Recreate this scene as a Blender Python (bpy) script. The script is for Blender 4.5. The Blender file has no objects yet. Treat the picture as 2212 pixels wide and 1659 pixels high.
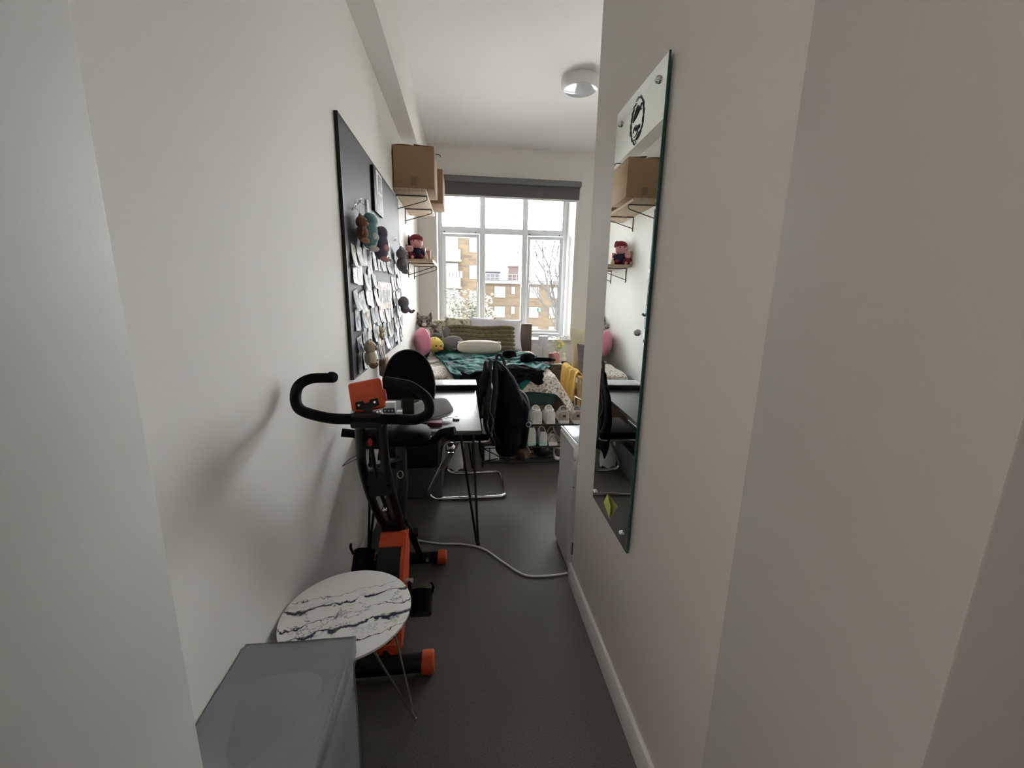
import bpy, bmesh, math, random
from mathutils import Vector, Matrix, Euler, noise
random.seed(7)
C = bpy.context.scene.collection
S = bpy.context.scene
PI = math.pi

# ------------------------------------------------------------ camera
cam = bpy.data.cameras.new('camera'); cam.sensor_width = 36; cam.lens = 14.623; cam.clip_start = .02; cam.clip_end = 400
co = bpy.data.objects.new('camera', cam); C.objects.link(co)
RM = Matrix(((0.99298881, 0.00593511, -0.11805926), (-0.11662339, 0.21218979, -0.97024455), (0.01929247, 0.97721045, 0.21139426)))
co.matrix_world = Matrix.Translation((0, 0, 1.5)) @ RM.to_4x4()
S.camera = co
# ------------------------------------------------------------ world, lights, exposure
SKY = 24.0
w = bpy.data.worlds.new('overcast_sky'); S.world = w; w.use_nodes = True
nt = w.node_tree; bg = nt.nodes['Background']
tc = nt.nodes.new('ShaderNodeTexCoord'); nz = nt.nodes.new('ShaderNodeTexNoise'); nz.inputs['Scale'].default_value = 3; nz.inputs['Detail'].default_value = 5
cr = nt.nodes.new('ShaderNodeValToRGB'); cr.color_ramp.elements[0].color = (.86, .92, .96, 1); cr.color_ramp.elements[1].color = (1, 1, 1, 1)
nt.links.new(tc.outputs['Generated'], nz.inputs['Vector']); nt.links.new(nz.outputs['Fac'], cr.inputs['Fac']); nt.links.new(cr.outputs['Color'], bg.inputs['Color'])
bg.inputs['Strength'].default_value = SKY
S.view_settings.view_transform = 'Standard'; S.view_settings.look = 'None'; S.view_settings.gamma = 1; S.view_settings.use_curve_mapping = False
S.view_settings.exposure = 0.36

def area_light(name, loc, rot, sx, sy, power, col):
    l = bpy.data.lights.new(name, 'AREA'); l.shape = 'RECTANGLE'; l.size = sx; l.size_y = sy; l.energy = power; l.color = col
    o = bpy.data.objects.new(name, l); o.location = loc; o.rotation_euler = rot; C.objects.link(o); return o
area_light('added_hall_fill', (-1.15, -.9, 3.0), (0, 0, 0), .6, .6, 22, (1, .95, .90))  # unseen fill light added to brighten the right corridor wall

# ------------------------------------------------------------ materials
def sr(r, g, b):
    f = lambda c: (c/255/12.92) if c/255 <= .04045 else ((c/255+.055)/1.055)**2.4
    return (f(r), f(g), f(b), 1)
def mat(name, col, rough=.6, metal=0, col2=None, scale=20, lo=.35, hi=.65, bump=0, bscale=80, tex='noise', spec=.5, detail=4, sheen=0, coat=0, stretch=None, bdist=.002):
    m = bpy.data.materials.new(name); m.use_nodes = True; t = m.node_tree; b = t.nodes['Principled BSDF']
    b.inputs['Base Color'].default_value = col; b.inputs['Roughness'].default_value = rough; b.inputs['Metallic'].default_value = metal
    b.inputs['Specular IOR Level'].default_value = spec; b.inputs['Sheen Weight'].default_value = sheen; b.inputs['Coat Weight'].default_value = coat
    tcn = t.nodes.new('ShaderNodeTexCoord'); vec = tcn.outputs['Object']
    if stretch:
        mp = t.nodes.new('ShaderNodeMapping'); mp.inputs['Scale'].default_value = stretch; t.links.new(vec, mp.inputs['Vector']); vec = mp.outputs['Vector']
    if col2:
        if tex == 'voronoi': n = t.nodes.new('ShaderNodeTexVoronoi'); out = n.outputs['Distance']
        elif tex == 'wave': n = t.nodes.new('ShaderNodeTexWave'); out = n.outputs['Fac']; n.inputs['Distortion'].default_value = 2
        else: n = t.nodes.new('ShaderNodeTexNoise'); out = n.outputs['Fac']; n.inputs['Detail'].default_value = detail
        n.inputs['Scale'].default_value = scale; t.links.new(vec, n.inputs['Vector'])
        r = t.nodes.new('ShaderNodeValToRGB'); r.color_ramp.elements[0].position = lo; r.color_ramp.elements[1].position = hi
        r.color_ramp.elements[0].color = col; r.color_ramp.elements[1].color = col2
        t.links.new(out, r.inputs['Fac']); t.links.new(r.outputs['Color'], b.inputs['Base Color'])
    if bump:
        n2 = t.nodes.new('ShaderNodeTexNoise'); n2.inputs['Scale'].default_value = bscale; n2.inputs['Detail'].default_value = 3; t.links.new(vec, n2.inputs['Vector'])
        bp = t.nodes.new('ShaderNodeBump'); bp.inputs['Strength'].default_value = bump; bp.inputs['Distance'].default_value = bdist
        t.links.new(n2.outputs['Fac'], bp.inputs['Height']); t.links.new(bp.outputs['Normal'], b.inputs['Normal'])
    return m
def ramp_mat(name, stops, scale, rough=.8, tex='noise', detail=4, stretch=None, bump=0):
    m = mat(name, stops[0][1], rough, col2=stops[-1][1], scale=scale, tex=tex, detail=detail, stretch=stretch, bump=bump)
    r = [n for n in m.node_tree.nodes if n.type == 'VALTORGB'][0].color_ramp
    r.elements[0].position = stops[0][0]; r.elements[1].position = stops[-1][0]
    for p, c in stops[1:-1]:
        e = r.elements.new(p); e.color = c
    return m
M = {}
M['wall'] = mat('wall_paint', sr(234, 231, 226), .75, bump=.15, bscale=220, bdist=.001)
M['wallr'] = mat('partition_paint', sr(220, 214, 206), .7, bump=.15, bscale=220, bdist=.001)
M['lining'] = mat('lining_paint_with_shade', sr(192, 187, 180), .6, bump=.15, bscale=220, bdist=.001)  # base colour darkened to stand in for shade on the right jamb
M['liningl'] = mat('reveal_paint_with_shade', sr(208, 207, 202), .6, bump=.15, bscale=220, bdist=.001)  # left jamb wall, its shade painted into the base colour
M['ceil'] = mat('ceiling_paint', sr(242, 241, 240), .8)
M['trim'] = mat('gloss_trim_paint', sr(205, 203, 199), .35)
M['floor'] = mat('grey_vinyl_floor', sr(74, 70, 65), .6, spec=.25, col2=sr(106, 101, 95), scale=260, lo=.40, hi=.72, bump=.5, bscale=300, bdist=.001)
M['upvc'] = mat('white_window_plastic', sr(232, 236, 240), .3)
M['blind'] = mat('grey_blind_fabric', sr(92, 90, 93), .8, bump=.2, bscale=400)
M['blindc'] = mat('grey_blind_cassette', sr(108, 110, 108), .5)
M['white'] = mat('white_plastic', sr(225, 226, 226), .35)
M['black'] = mat('black_steel', sr(12, 12, 13), .42, spec=.3)
M['blackf'] = mat('black_fabric', sr(10, 10, 14), .95, spec=.1, col2=sr(17, 17, 24), scale=12, bump=.4, bscale=90, bdist=.004)
M['foam'] = mat('black_foam_grip', sr(13, 13, 15), .8, spec=.2, bump=.3, bscale=300)
M['vinyl'] = mat('black_vinyl', sr(12, 12, 15), .65, spec=.1)
M['orange'] = mat('orange_plastic', sr(214, 78, 34), .42)
M['red'] = mat('red_plastic', sr(190, 40, 45), .4)
M['chrome'] = mat('chrome', (.75, .75, .76, 1), .12, 1)
M['steel'] = mat('brushed_steel', (.45, .44, .42, 1), .3, 1)
M['gold'] = mat('pale_brass', sr(205, 195, 175), .25, .6)
M['box'] = mat('grey_box_leatherette', sr(138, 142, 146), .40, col2=sr(126, 130, 134), scale=3, bump=.25, bscale=260)
M['seam'] = mat('grey_stitching', sr(140, 142, 143), .6)
M['desk'] = mat('dark_desk_laminate', sr(78, 77, 76), .42, spec=.9, col2=sr(60, 59, 58), scale=6, stretch=(1, 12, 1), bump=.15, bscale=60)
M['card'] = mat('brown_cardboard', sr(150, 122, 92), .85, col2=sr(144, 116, 87), scale=4)
M['tape'] = mat('brown_parcel_tape', sr(120, 92, 64), .35)
M['shelf'] = mat('pale_wood_veneer', sr(188, 164, 140), .55, col2=sr(170, 146, 124), scale=4, stretch=(20, 1, 1))
M['shelfe'] = mat('shelf_edge', sr(140, 118, 98), .6)
M['brk'] = mat('dark_bronze_wire', sr(70, 58, 52), .45)
M['walnut'] = mat('walnut_board', sr(98, 80, 68), .55, col2=sr(80, 64, 54), scale=5, stretch=(1, 1, 14))
M['beech'] = mat('beech_wood', sr(196, 158, 112), .5, col2=sr(176, 138, 94), scale=6, stretch=(1, 1, 10))
M['board'] = mat('black_felt_board', sr(58, 57, 60), .6, spec=.3, bump=.2, bscale=300)
M['boarde'] = mat('black_board_edge', sr(14, 14, 15), .5)
M['mirror'] = mat('mirror_silvering', (.80, .84, .82, 1), .0, 1)
M['mback'] = mat('green_glass_edge', sr(20, 74, 64), .15)
M['sheet'] = mat('dark_teal_sheet', sr(52, 76, 76), .85)
M['floral'] = ramp_mat('floral_duvet', [(.36, sr(120, 128, 112)), (.43, sr(170, 140, 120)), (.47, sr(222, 216, 206)), (.62, sr(230, 226, 218)), (.70, sr(178, 172, 130)), (.76, sr(196, 150, 130))], 48, .9, detail=6, bump=.3)
M['floralp'] = ramp_mat('floral_pillowcase', [(.36, sr(110, 112, 92)), (.46, sr(180, 172, 140)), (.52, sr(226, 220, 206)), (.68, sr(190, 184, 150))], 22, .9, detail=6)
M['stripe'] = ramp_mat('striped_linen', [(.0, sr(226, 222, 220)), (.55, sr(232, 229, 226)), (.75, sr(186, 180, 182)), (1, sr(214, 200, 198))], 9, .9, tex='wave', stretch=(.15, 1, .15))
M['teal'] = mat('teal_velvet', sr(8, 60, 58), .7, col2=sr(34, 120, 112), scale=6, spec=.1, lo=.4, hi=.7)
M['olive'] = mat('olive_faux_fur', sr(80, 72, 46), .95, col2=sr(118, 108, 76), scale=60, sheen=.5, bump=.6, bscale=120, bdist=.006)
M['pillow'] = mat('white_cotton', sr(224, 224, 232), .85, bump=.15, bscale=20, bdist=.01)
M['cream'] = mat('cream_boucle', sr(226, 218, 204), .95, bump=.5, bscale=90, bdist=.006, sheen=.3)
M['pink'] = mat('pink_velvet', sr(226, 138, 162), .8, sheen=.5, bump=.6, bscale=45, bdist=.01)
M['pink2'] = mat('pale_pink_card', sr(222, 160, 158), .6)
M['duck'] = mat('yellow_plush', sr(232, 218, 110), .9, sheen=.3)
M['beak'] = mat('orange_felt', sr(214, 130, 70), .9)
M['bead'] = mat('black_bead', sr(12, 12, 12), .2)
M['manta'] = mat('grey_plush', sr(118, 120, 122), .95, sheen=.3)
M['cat'] = ramp_mat('tabby_plush', [(.38, sr(62, 56, 52)), (.5, sr(112, 104, 98)), (.62, sr(170, 162, 154))], 16, .95)
M['catw'] = mat('white_plush', sr(228, 224, 218), .95)
M['yellow'] = mat('mustard_blanket', sr(226, 184, 96), .9, bump=.5, bscale=60, bdist=.01)
M['beigeup'] = mat('cream_upholstery', sr(226, 216, 188), .9, bump=.2, bscale=200)
M['dgrey'] = mat('charcoal_cushion', sr(96, 90, 94), .9, col2=sr(120, 114, 116), scale=8, stretch=(1, 1, 6), bump=.3, bscale=60)
M['brown'] = mat('brown_plush', sr(130, 88, 66), .95, sheen=.3, bump=.5, bscale=150, bdist=.003)
M['tealp'] = mat('pale_teal_plush', sr(112, 158, 158), .95, sheen=.3, bump=.5, bscale=150, bdist=.003)
M['purple'] = mat('mauve_plush', sr(108, 96, 118), .95, sheen=.3, bump=.6, bscale=110, bdist=.004)
M['koala'] = mat('ash_grey_plush', sr(128, 126, 130), .95, sheen=.3, bump=.5, bscale=150, bdist=.003)
M['beige'] = mat('beige_plush', sr(214, 198, 168), .95, sheen=.3, bump=.5, bscale=150, bdist=.003)
M['ribbon'] = mat('white_ribbon', sr(225, 224, 220), .6)
M['tan'] = mat('tan_plush', sr(176, 140, 118), .95)
M['shoew'] = mat('white_leather', sr(206, 206, 202), .5)
M['shoeg'] = mat('pale_grey_suede', sr(150, 146, 140), .85)
M['shoeb'] = mat('beige_suede', sr(164, 152, 136), .85)
M['shoed'] = mat('dark_lining', sr(60, 58, 58), .9)
M['mint'] = mat('mint_rubber', sr(170, 205, 190), .6)
M['brownl'] = mat('brown_leather', sr(96, 76, 60), .6)
M['paperw'] = mat('white_paper', sr(226, 226, 226), .7)
M['green'] = mat('dark_green_card', sr(58, 84, 58), .6, col2=sr(80, 110, 74), scale=25)
M['mauve'] = mat('dusky_pink_ceramic', sr(176, 124, 122), .45)
M['wine'] = mat('dark_wine_wax', sr(112, 50, 66), .5)
M['flow'] = mat('yellow_petal', sr(228, 210, 90), .7)
M['leaf'] = mat('pale_green_leaf', sr(168, 178, 128), .7)
M['stem'] = mat('green_stem', sr(120, 130, 80), .7)
M['lampg'] = mat('frosted_grey_shade', sr(198, 202, 208), .4)
M['acw'] = mat('off_white_appliance', sr(206, 206, 204), .4)
M['acp'] = mat('bluish_control_panel', sr(150, 160, 172), .2)
M['note'] = mat('yellow_note_paper', sr(206, 212, 112), .7)
M['decal'] = mat('dark_green_decal', sr(46, 66, 66), .5)
M['caseg'] = mat('pale_grey_nylon', sr(158, 158, 160), .6, bump=.2, bscale=200)
M['web'] = mat('dark_strap_webbing', sr(40, 40, 44), .7, bump=.3, bscale=300)
M['woven'] = mat('dark_grey_felt_box', sr(72, 72, 78), .9, bump=.5, bscale=260)
M['sole'] = mat('white_rubber', sr(210, 206, 198), .6)

def marble():
    m = bpy.data.materials.new('white_marble'); m.use_nodes = True; t = m.node_tree; b = t.nodes['Principled BSDF']; b.inputs['Roughness'].default_value = .22
    L = t.links.new; tcn = t.nodes.new('ShaderNodeTexCoord'); mp = t.nodes.new('ShaderNodeMapping'); mp.inputs['Rotation'].default_value = (0, 0, math.radians(-VANG)); L(tcn.outputs['Object'], mp.inputs['Vector'])
    sp = t.nodes.new('ShaderNodeSeparateXYZ'); L(mp.outputs['Vector'], sp.inputs[0])
    def noise_(scale, detail, rough=.6, sx=1):
        mm = t.nodes.new('ShaderNodeMapping'); mm.inputs['Scale'].default_value = (sx, 1, 1); L(mp.outputs['Vector'], mm.inputs['Vector'])
        n = t.nodes.new('ShaderNodeTexNoise'); n.inputs['Scale'].default_value = scale; n.inputs['Detail'].default_value = detail; n.inputs['Roughness'].default_value = rough; L(mm.outputs['Vector'], n.inputs['Vector']); return n.outputs['Fac']
    def mth(op, a, c, d=None):
        k = t.nodes.new('ShaderNodeMath'); k.operation = op
        for i, v in enumerate((a, c, d)):
            if v is None: continue
            if isinstance(v, (int, float)): k.inputs[i].default_value = v
            else: L(v, k.inputs[i])
        return k.outputs[0]
    warp = mth('MULTIPLY', mth('SUBTRACT', noise_(7, 6, .62), .5), .16)
    yw = mth('ADD', sp.outputs['Y'], warp); thick = noise_(14, 3)
    tot = None
    for c0, w0 in ((-.062, .0115), (.052, .0085), (-.012, .0035), (-.115, .0030), (.10, .0018)):
        d_ = mth('ABSOLUTE', mth('SUBTRACT', yw, c0), 0)
        ww = mth('MULTIPLY', mth('MAXIMUM', mth('SUBTRACT', thick, .34), .02), w0*4.2)
        v = mth('MAXIMUM', mth('SUBTRACT', 1.0, mth('DIVIDE', d_, ww)), 0.0)
        tot = v if tot is None else mth('MAXIMUM', tot, v)
    fine = mth('MAXIMUM', mth('SUBTRACT', 1.0, mth('DIVIDE', mth('ABSOLUTE', mth('SUBTRACT', noise_(9, 8, .65, .7), .5), 0), .010)), 0.0)
    near = mth('MAXIMUM', mth('SUBTRACT', 1.0, mth('DIVIDE', mth('ABSOLUTE', mth('SUBTRACT', yw, -.01), 0), .11)), 0.0)
    fine = mth('MULTIPLY', mth('MULTIPLY', fine, near), 1.1)
    tot = mth('POWER', mth('MINIMUM', mth('ADD', mth('MULTIPLY', tot, 1.6), fine), 1.0), .8)
    mix = t.nodes.new('ShaderNodeMix'); mix.data_type = 'RGBA'; mix.inputs['A'].default_value = sr(243, 241, 238); mix.inputs['B'].default_value = sr(44, 44, 66)
    L(tot, mix.inputs['Factor']); L(mix.outputs['Result'], b.inputs['Base Color']); return m
VANG = 14
M['marble'] = marble()
def glass_mat():
    m = bpy.data.materials.new('clear_window_glass'); m.use_nodes = True; t = m.node_tree; t.nodes.clear()
    o = t.nodes.new('ShaderNodeOutputMaterial'); tr = t.nodes.new('ShaderNodeBsdfTransparent'); gl = t.nodes.new('ShaderNodeBsdfGlossy'); gl.inputs['Roughness'].default_value = .02
    fr = t.nodes.new('ShaderNodeFresnel'); fr.inputs['IOR'].default_value = 1.45; mx = t.nodes.new('ShaderNodeMixShader'); tr.inputs['Color'].default_value = (.95, .95, .94, 1)
    t.links.new(fr.outputs[0], mx.inputs[0]); t.links.new(tr.outputs[0], mx.inputs[1]); t.links.new(gl.outputs[0], mx.inputs[2]); t.links.new(mx.outputs[0], o.inputs[0]); return m
M['glass'] = glass_mat()
def brick_mat():
    m = bpy.data.materials.new('yellow_stock_brick'); m.use_nodes = True; t = m.node_tree; b = t.nodes['Principled BSDF']; b.inputs['Roughness'].default_value = .9
    tcn = t.nodes.new('ShaderNodeTexCoord'); sp = t.nodes.new('ShaderNodeSeparateXYZ'); cb = t.nodes.new('ShaderNodeCombineXYZ')
    ad = t.nodes.new('ShaderNodeMath'); ad.operation = 'ADD'
    t.links.new(tcn.outputs['Object'], sp.inputs[0]); t.links.new(sp.outputs['X'], ad.inputs[0]); t.links.new(sp.outputs['Y'], ad.inputs[1]); t.links.new(ad.outputs[0], cb.inputs['X']); t.links.new(sp.outputs['Z'], cb.inputs['Y'])
    k = t.nodes.new('ShaderNodeTexBrick'); k.inputs['Scale'].default_value = 1; k.inputs['Brick Width'].default_value = .9; k.inputs['Row Height'].default_value = .3; k.inputs['Mortar Size'].default_value = .03
    k.inputs['Color1'].default_value = BR1; k.inputs['Color2'].default_value = BR2; k.inputs['Mortar'].default_value = BR3
    t.links.new(cb.outputs[0], k.inputs['Vector']); t.links.new(k.outputs['Color'], b.inputs['Base Color']); return m
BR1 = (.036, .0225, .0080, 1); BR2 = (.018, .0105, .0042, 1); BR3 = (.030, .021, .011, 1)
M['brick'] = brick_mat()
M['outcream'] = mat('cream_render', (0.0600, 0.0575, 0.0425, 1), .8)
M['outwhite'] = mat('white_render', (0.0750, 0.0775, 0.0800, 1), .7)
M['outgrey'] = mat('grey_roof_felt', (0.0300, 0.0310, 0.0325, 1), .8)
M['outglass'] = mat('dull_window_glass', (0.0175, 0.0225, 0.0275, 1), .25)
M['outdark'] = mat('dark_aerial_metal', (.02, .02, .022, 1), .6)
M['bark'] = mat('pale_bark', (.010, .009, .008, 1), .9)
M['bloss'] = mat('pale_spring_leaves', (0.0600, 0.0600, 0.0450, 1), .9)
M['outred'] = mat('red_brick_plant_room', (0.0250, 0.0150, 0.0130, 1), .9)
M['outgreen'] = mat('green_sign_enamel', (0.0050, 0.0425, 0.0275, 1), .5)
M['laundry'] = mat('laundry_cloth', (.09, .03, .08, 1), .9, col2=(.02, .06, .12, 1), scale=3)
M['ground'] = mat('outside_ground', (.5, .49, .47, 1), .95)

# ------------------------------------------------------------ mesh helper
def cat(pts, n=6, closed=False):
    P = [Vector(p) for p in pts]; out = []; L = len(P); rng = range(L if closed else L-1)
    for i in rng:
        if closed: a, b, c, d = P[(i-1) % L], P[i], P[(i+1) % L], P[(i+2) % L]
        else: a, b, c, d = P[max(i-1, 0)], P[i], P[i+1], P[min(i+2, L-1)]
        for k in range(n):
            t = k/n
            out.append(.5*((2*b)+(c-a)*t+(2*a-5*b+4*c-d)*t*t+(3*b-a-3*c+d)*t**3))
    if not closed: out.append(P[-1])
    return out
def sgnp(v, e): return math.copysign(abs(v)**e, v)
class MB:
    def __init__(s): s.v = []; s.f = []
    def add(s, vs, fs):
        o = len(s.v); s.v += [Vector(v) for v in vs]; s.f += [tuple(i+o for i in f) for f in fs]; return o
    def box(s, x0, x1, y0, y1, z0, z1):
        s.add([(x0, y0, z0), (x1, y0, z0), (x1, y1, z0), (x0, y1, z0), (x0, y0, z1), (x1, y0, z1), (x1, y1, z1), (x0, y1, z1)],
              [(0, 3, 2, 1), (4, 5, 6, 7), (0, 1, 5, 4), (1, 2, 6, 5), (2, 3, 7, 6), (3, 0, 4, 7)]); return s
    def rbox(s, x0, x1, y0, y1, z0, z1, r=.01, seg=2):
        b = bmesh.new(); t = MB().box(x0, x1, y0, y1, z0, z1)
        vs = [b.verts.new(v) for v in t.v]; [b.faces.new([vs[i] for i in f]) for f in t.f]
        bmesh.ops.bevel(b, geom=b.edges[:]+b.verts[:], offset=r, segments=seg, profile=.5, affect='EDGES')
        b.verts.index_update(); s.add([v.co.copy() for v in b.verts], [[v.index for v in f.verts] for f in b.faces]); b.free(); return s
    def tube(s, pts, r, n=8, closed=False, flat=None):
        P = [Vector(p) for p in pts]; L = len(P); R = r if isinstance(r, (list, tuple)) else [r]*L
        up = Vector((0, 0, 1)); prev = None; base = len(s.v); vs = []
        for i, p in enumerate(P):
            d = (P[(i+1) % L]-P[(i-1) % L]) if closed else (P[min(i+1, L-1)]-P[max(i-1, 0)])
            if d.length < 1e-9: d = Vector((0, 0, 1))
            d.normalize()
            if prev is None:
                u = d.cross(up)
                if u.length < .1: u = d.cross(Vector((1, 0, 0)))
            else:
                u = prev-d*prev.dot(d)
            u.normalize(); prev = u; q = d.cross(u)
            for k in range(n):
                a = 2*PI*k/n; ru, rq = (R[i], R[i]) if not flat else (R[i], R[i]*flat)
                vs.append(p+u*math.cos(a)*ru+q*math.sin(a)*rq)
        fs = []
        for i in range(L if closed else L-1):
            j = (i+1) % L
            for k in range(n): fs.append((i*n+k, j*n+k, j*n+(k+1) % n, i*n+(k+1) % n))
        if not closed: fs.append(tuple(range(n))); fs.append(tuple(range((L-1)*n, L*n))[::-1])
        s.add(vs, fs); return s
    def ell(s, c, r, rot=(0, 0, 0), nu=14, nv=9, e=1.0, e2=1.0):
        if not isinstance(r, (tuple, list)): r = (r, r, r)
        c = Vector(c); E = Euler(rot).to_matrix(); vs = []; fs = []
        for j in range(nv+1):
            ph = -PI/2+PI*j/nv; cp = sgnp(math.cos(ph), e); sp = sgnp(math.sin(ph), e)
            for i in range(nu):
                th = 2*PI*i/nu
                vs.append(c+E @ Vector((r[0]*cp*sgnp(math.cos(th), e2), r[1]*cp*sgnp(math.sin(th), e2), r[2]*sp)))
        for j in range(nv):
            for i in range(nu): fs.append((j*nu+i, j*nu+(i+1) % nu, (j+1)*nu+(i+1) % nu, (j+1)*nu+i))
        s.add(vs, fs); return s
    def lathe(s, c, prof, n=24, rot=(0, 0, 0)):
        c = Vector(c); E = Euler(rot).to_matrix(); vs = []; fs = []
        for r, z in prof:
            for i in range(n): a = 2*PI*i/n; vs.append(c+E @ Vector((r*math.cos(a), r*math.sin(a), z)))
        L = len(prof)
        for j in range(L-1):
            for i in range(n): fs.append((j*n+i, j*n+(i+1) % n, (j+1)*n+(i+1) % n, (j+1)*n+i))
        fs.append(tuple(range(n))[::-1]); fs.append(tuple(range((L-1)*n, L*n)))
        s.add(vs, fs); return s
    def prism(s, poly, a0, a1, ax='z'):
        def mk(p, a): return {'z': (p[0], p[1], a), 'x': (a, p[0], p[1]), 'y': (p[0], a, p[1])}[ax]
        n = len(poly); s.add([mk(p, a0) for p in poly]+[mk(p, a1) for p in poly],
            [tuple(range(n))[::-1], tuple(range(n, 2*n))]+[(i, (i+1) % n, n+(i+1) % n, n+i) for i in range(n)]); return s
    def grid(s, fn, nu, nv, th=0):
        g = [[Vector(fn(i/nu, j/nv)) for i in range(nu+1)] for j in range(nv+1)]; vs = [p for r in g for p in r]; W = nu+1
        fs = [(j*W+i, j*W+i+1, (j+1)*W+i+1, (j+1)*W+i) for j in range(nv) for i in range(nu)]
        if th:
            nn = []
            for j in range(nv+1):
                for i in range(nu+1):
                    du = g[j][min(i+1, nu)]-g[j][max(i-1, 0)]; dv = g[min(j+1, nv)][i]-g[max(j-1, 0)][i]
                    k = du.cross(dv); k = k.normalized() if k.length > 1e-9 else Vector((0, 0, 1)); nn.append(k)
            N = len(vs); vs += [v-k*th for v, k in zip(vs, nn)]; fs += [tuple(N+i for i in f[::-1]) for f in fs]
            ring = [i for i in range(W)]+[j*W+nu for j in range(1, nv+1)]+[nv*W+i for i in range(nu-1, -1, -1)]+[j*W for j in range(nv-1, 0, -1)]
            for a, b in zip(ring, ring[1:]+ring[:1]): fs.append((b, a, N+a, N+b))
        s.add(vs, fs); return s
    def pillow(s, c, w, h, t, rot=(0, 0, 0), n=14, p=4, wob=0):
        c = Vector(c); E = Euler(rot).to_matrix(); sd = c.x*7+c.z*3
        for sg in (1, -1):
            def fn(a, b):
                u = 2*a-1; v = 2*b-1; k = max(0, (1-abs(u)**p)*(1-abs(v)**p))**.5
                q = 1-.07*(1-abs(u)**2)*abs(v)**6; q2 = 1-.07*(1-abs(v)**2)*abs(u)**6
                z = t/2*k*sg
                if wob: z += wob*noise.noise(Vector((u*2+sd, v*2, sg)))*k
                return c+E @ Vector((u*w/2*q2, v*h/2*q, z))
            s.grid(fn, n, n)
            if sg == -1:
                cnt = n*n; s.f[-cnt:] = [f[::-1] for f in s.f[-cnt:]]
        return s
    def xf(s, mtx, start=0):
        for i in range(start, len(s.v)): s.v[i] = mtx @ s.v[i]
        return s
def root_off(p):
    o = Vector((0, 0, 0))
    while p: o += p.location; p = p.parent
    return o
def mesh_of(name, mb, m, off, ang=38):
    me = bpy.data.meshes.new(name); me.from_pydata([v-off for v in mb.v], [], mb.f); me.update()
    b = bmesh.new(); b.from_mesh(me); bmesh.ops.remove_doubles(b, verts=b.verts, dist=1e-6); bmesh.ops.recalc_face_normals(b, faces=b.faces); b.to_mesh(me); b.free()
    for p in me.polygons: p.use_smooth = True
    me.set_sharp_from_angle(angle=math.radians(ang)); me.materials.append(m if not isinstance(m, str) else M[m]); return me
def P(name, mb, m, parent, label=None, kind=None, ang=38):
    o = bpy.data.objects.new(name, mesh_of(name, mb, m, root_off(parent), ang)); C.objects.link(o); o.parent = parent
    if label: o['label'] = label
    if kind: o['kind'] = kind
    return o
def T(name, label, category, loc, group=None):
    o = bpy.data.objects.new(name, None); o.empty_display_size = .05; C.objects.link(o); o.location = loc; o['label'] = label; o['category'] = category
    if group: o['group'] = group
    return o
def ST(name, mb, m, label=None, parent=None):
    o = bpy.data.objects.new(name, mesh_of(name, mb, m, Vector((0, 0, 0)) if not parent else root_off(parent))); C.objects.link(o)
    if parent: o.parent = parent
    else: o['kind'] = 'structure'
    if label: o['label'] = label
    return o
def S1(name, mb, m, label, category, group=None, kind=None, ang=38):
    xs = [v.x for v in mb.v]; ys = [v.y for v in mb.v]; zs = [v.z for v in mb.v]
    off = Vector(((min(xs)+max(xs))/2, (min(ys)+max(ys))/2, min(zs)))
    o = bpy.data.objects.new(name, mesh_of(name, mb, m, off, ang)); o.location = off; C.objects.link(o); o['label'] = label; o['category'] = category
    if group: o['group'] = group
    if kind: o['kind'] = kind
    return o
def dup(o, parent=None, loc=None, rot=None, label=None):
    c = o.copy(); C.objects.link(c); c.parent = parent
    if loc is not None: c.location = loc
    if rot is not None: c.rotation_euler = rot
    if label: c['label'] = label
    for ch in [x for x in bpy.data.objects if x.parent == o]: dup(ch, c)
    return c
ORD = ['first', 'second', 'third', 'fourth', 'fifth', 'sixth', 'seventh', 'eighth', 'ninth', 'tenth', 'eleventh', 'twelfth', 'thirteenth', 'fourteenth', 'fifteenth', 'sixteenth']

# ------------------------------------------------------------ the room
XL, XR, YW, ZC = -.587, .573, 6.0, 3.38
ST('floor', MB().box(-2.2, 4.0, -2.6, 6.3, -.1, 0), 'floor')
ST('ceiling', MB().box(-2.2, 4.0, -2.6, 6.3, ZC, ZC+.12), 'ceil')
ST('wall_left', MB().box(XL-.2, XL, .635, 6.6, 0, ZC), 'wall')
ST('trim_1', MB().box(XL, -.44, .635, YW, 2.96, ZC), 'wall', 'painted ceiling beam running along the left wall')
ST('wall_right', MB().rbox(XR, 4.0, .64, 1.915, 0, ZC, .006), 'wallr')
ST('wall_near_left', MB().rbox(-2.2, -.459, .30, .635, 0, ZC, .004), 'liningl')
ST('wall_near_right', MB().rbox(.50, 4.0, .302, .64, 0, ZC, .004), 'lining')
ST('wall_hall_left', MB().box(-2.3, -2.2, -2.6, .30, 0, ZC), 'wall')
ST('wall_hall_right', MB().box(4.0, 4.1, -2.6, .30, 0, ZC), 'wallr')
ST('wall_hall_back', MB().box(-2.3, 4.1, -2.7, -2.6, 0, ZC), 'wall')
ST('wall_far_right', MB().box(4.0, 4.1, 1.9, 6.6, 0, ZC), 'wall')
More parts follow.
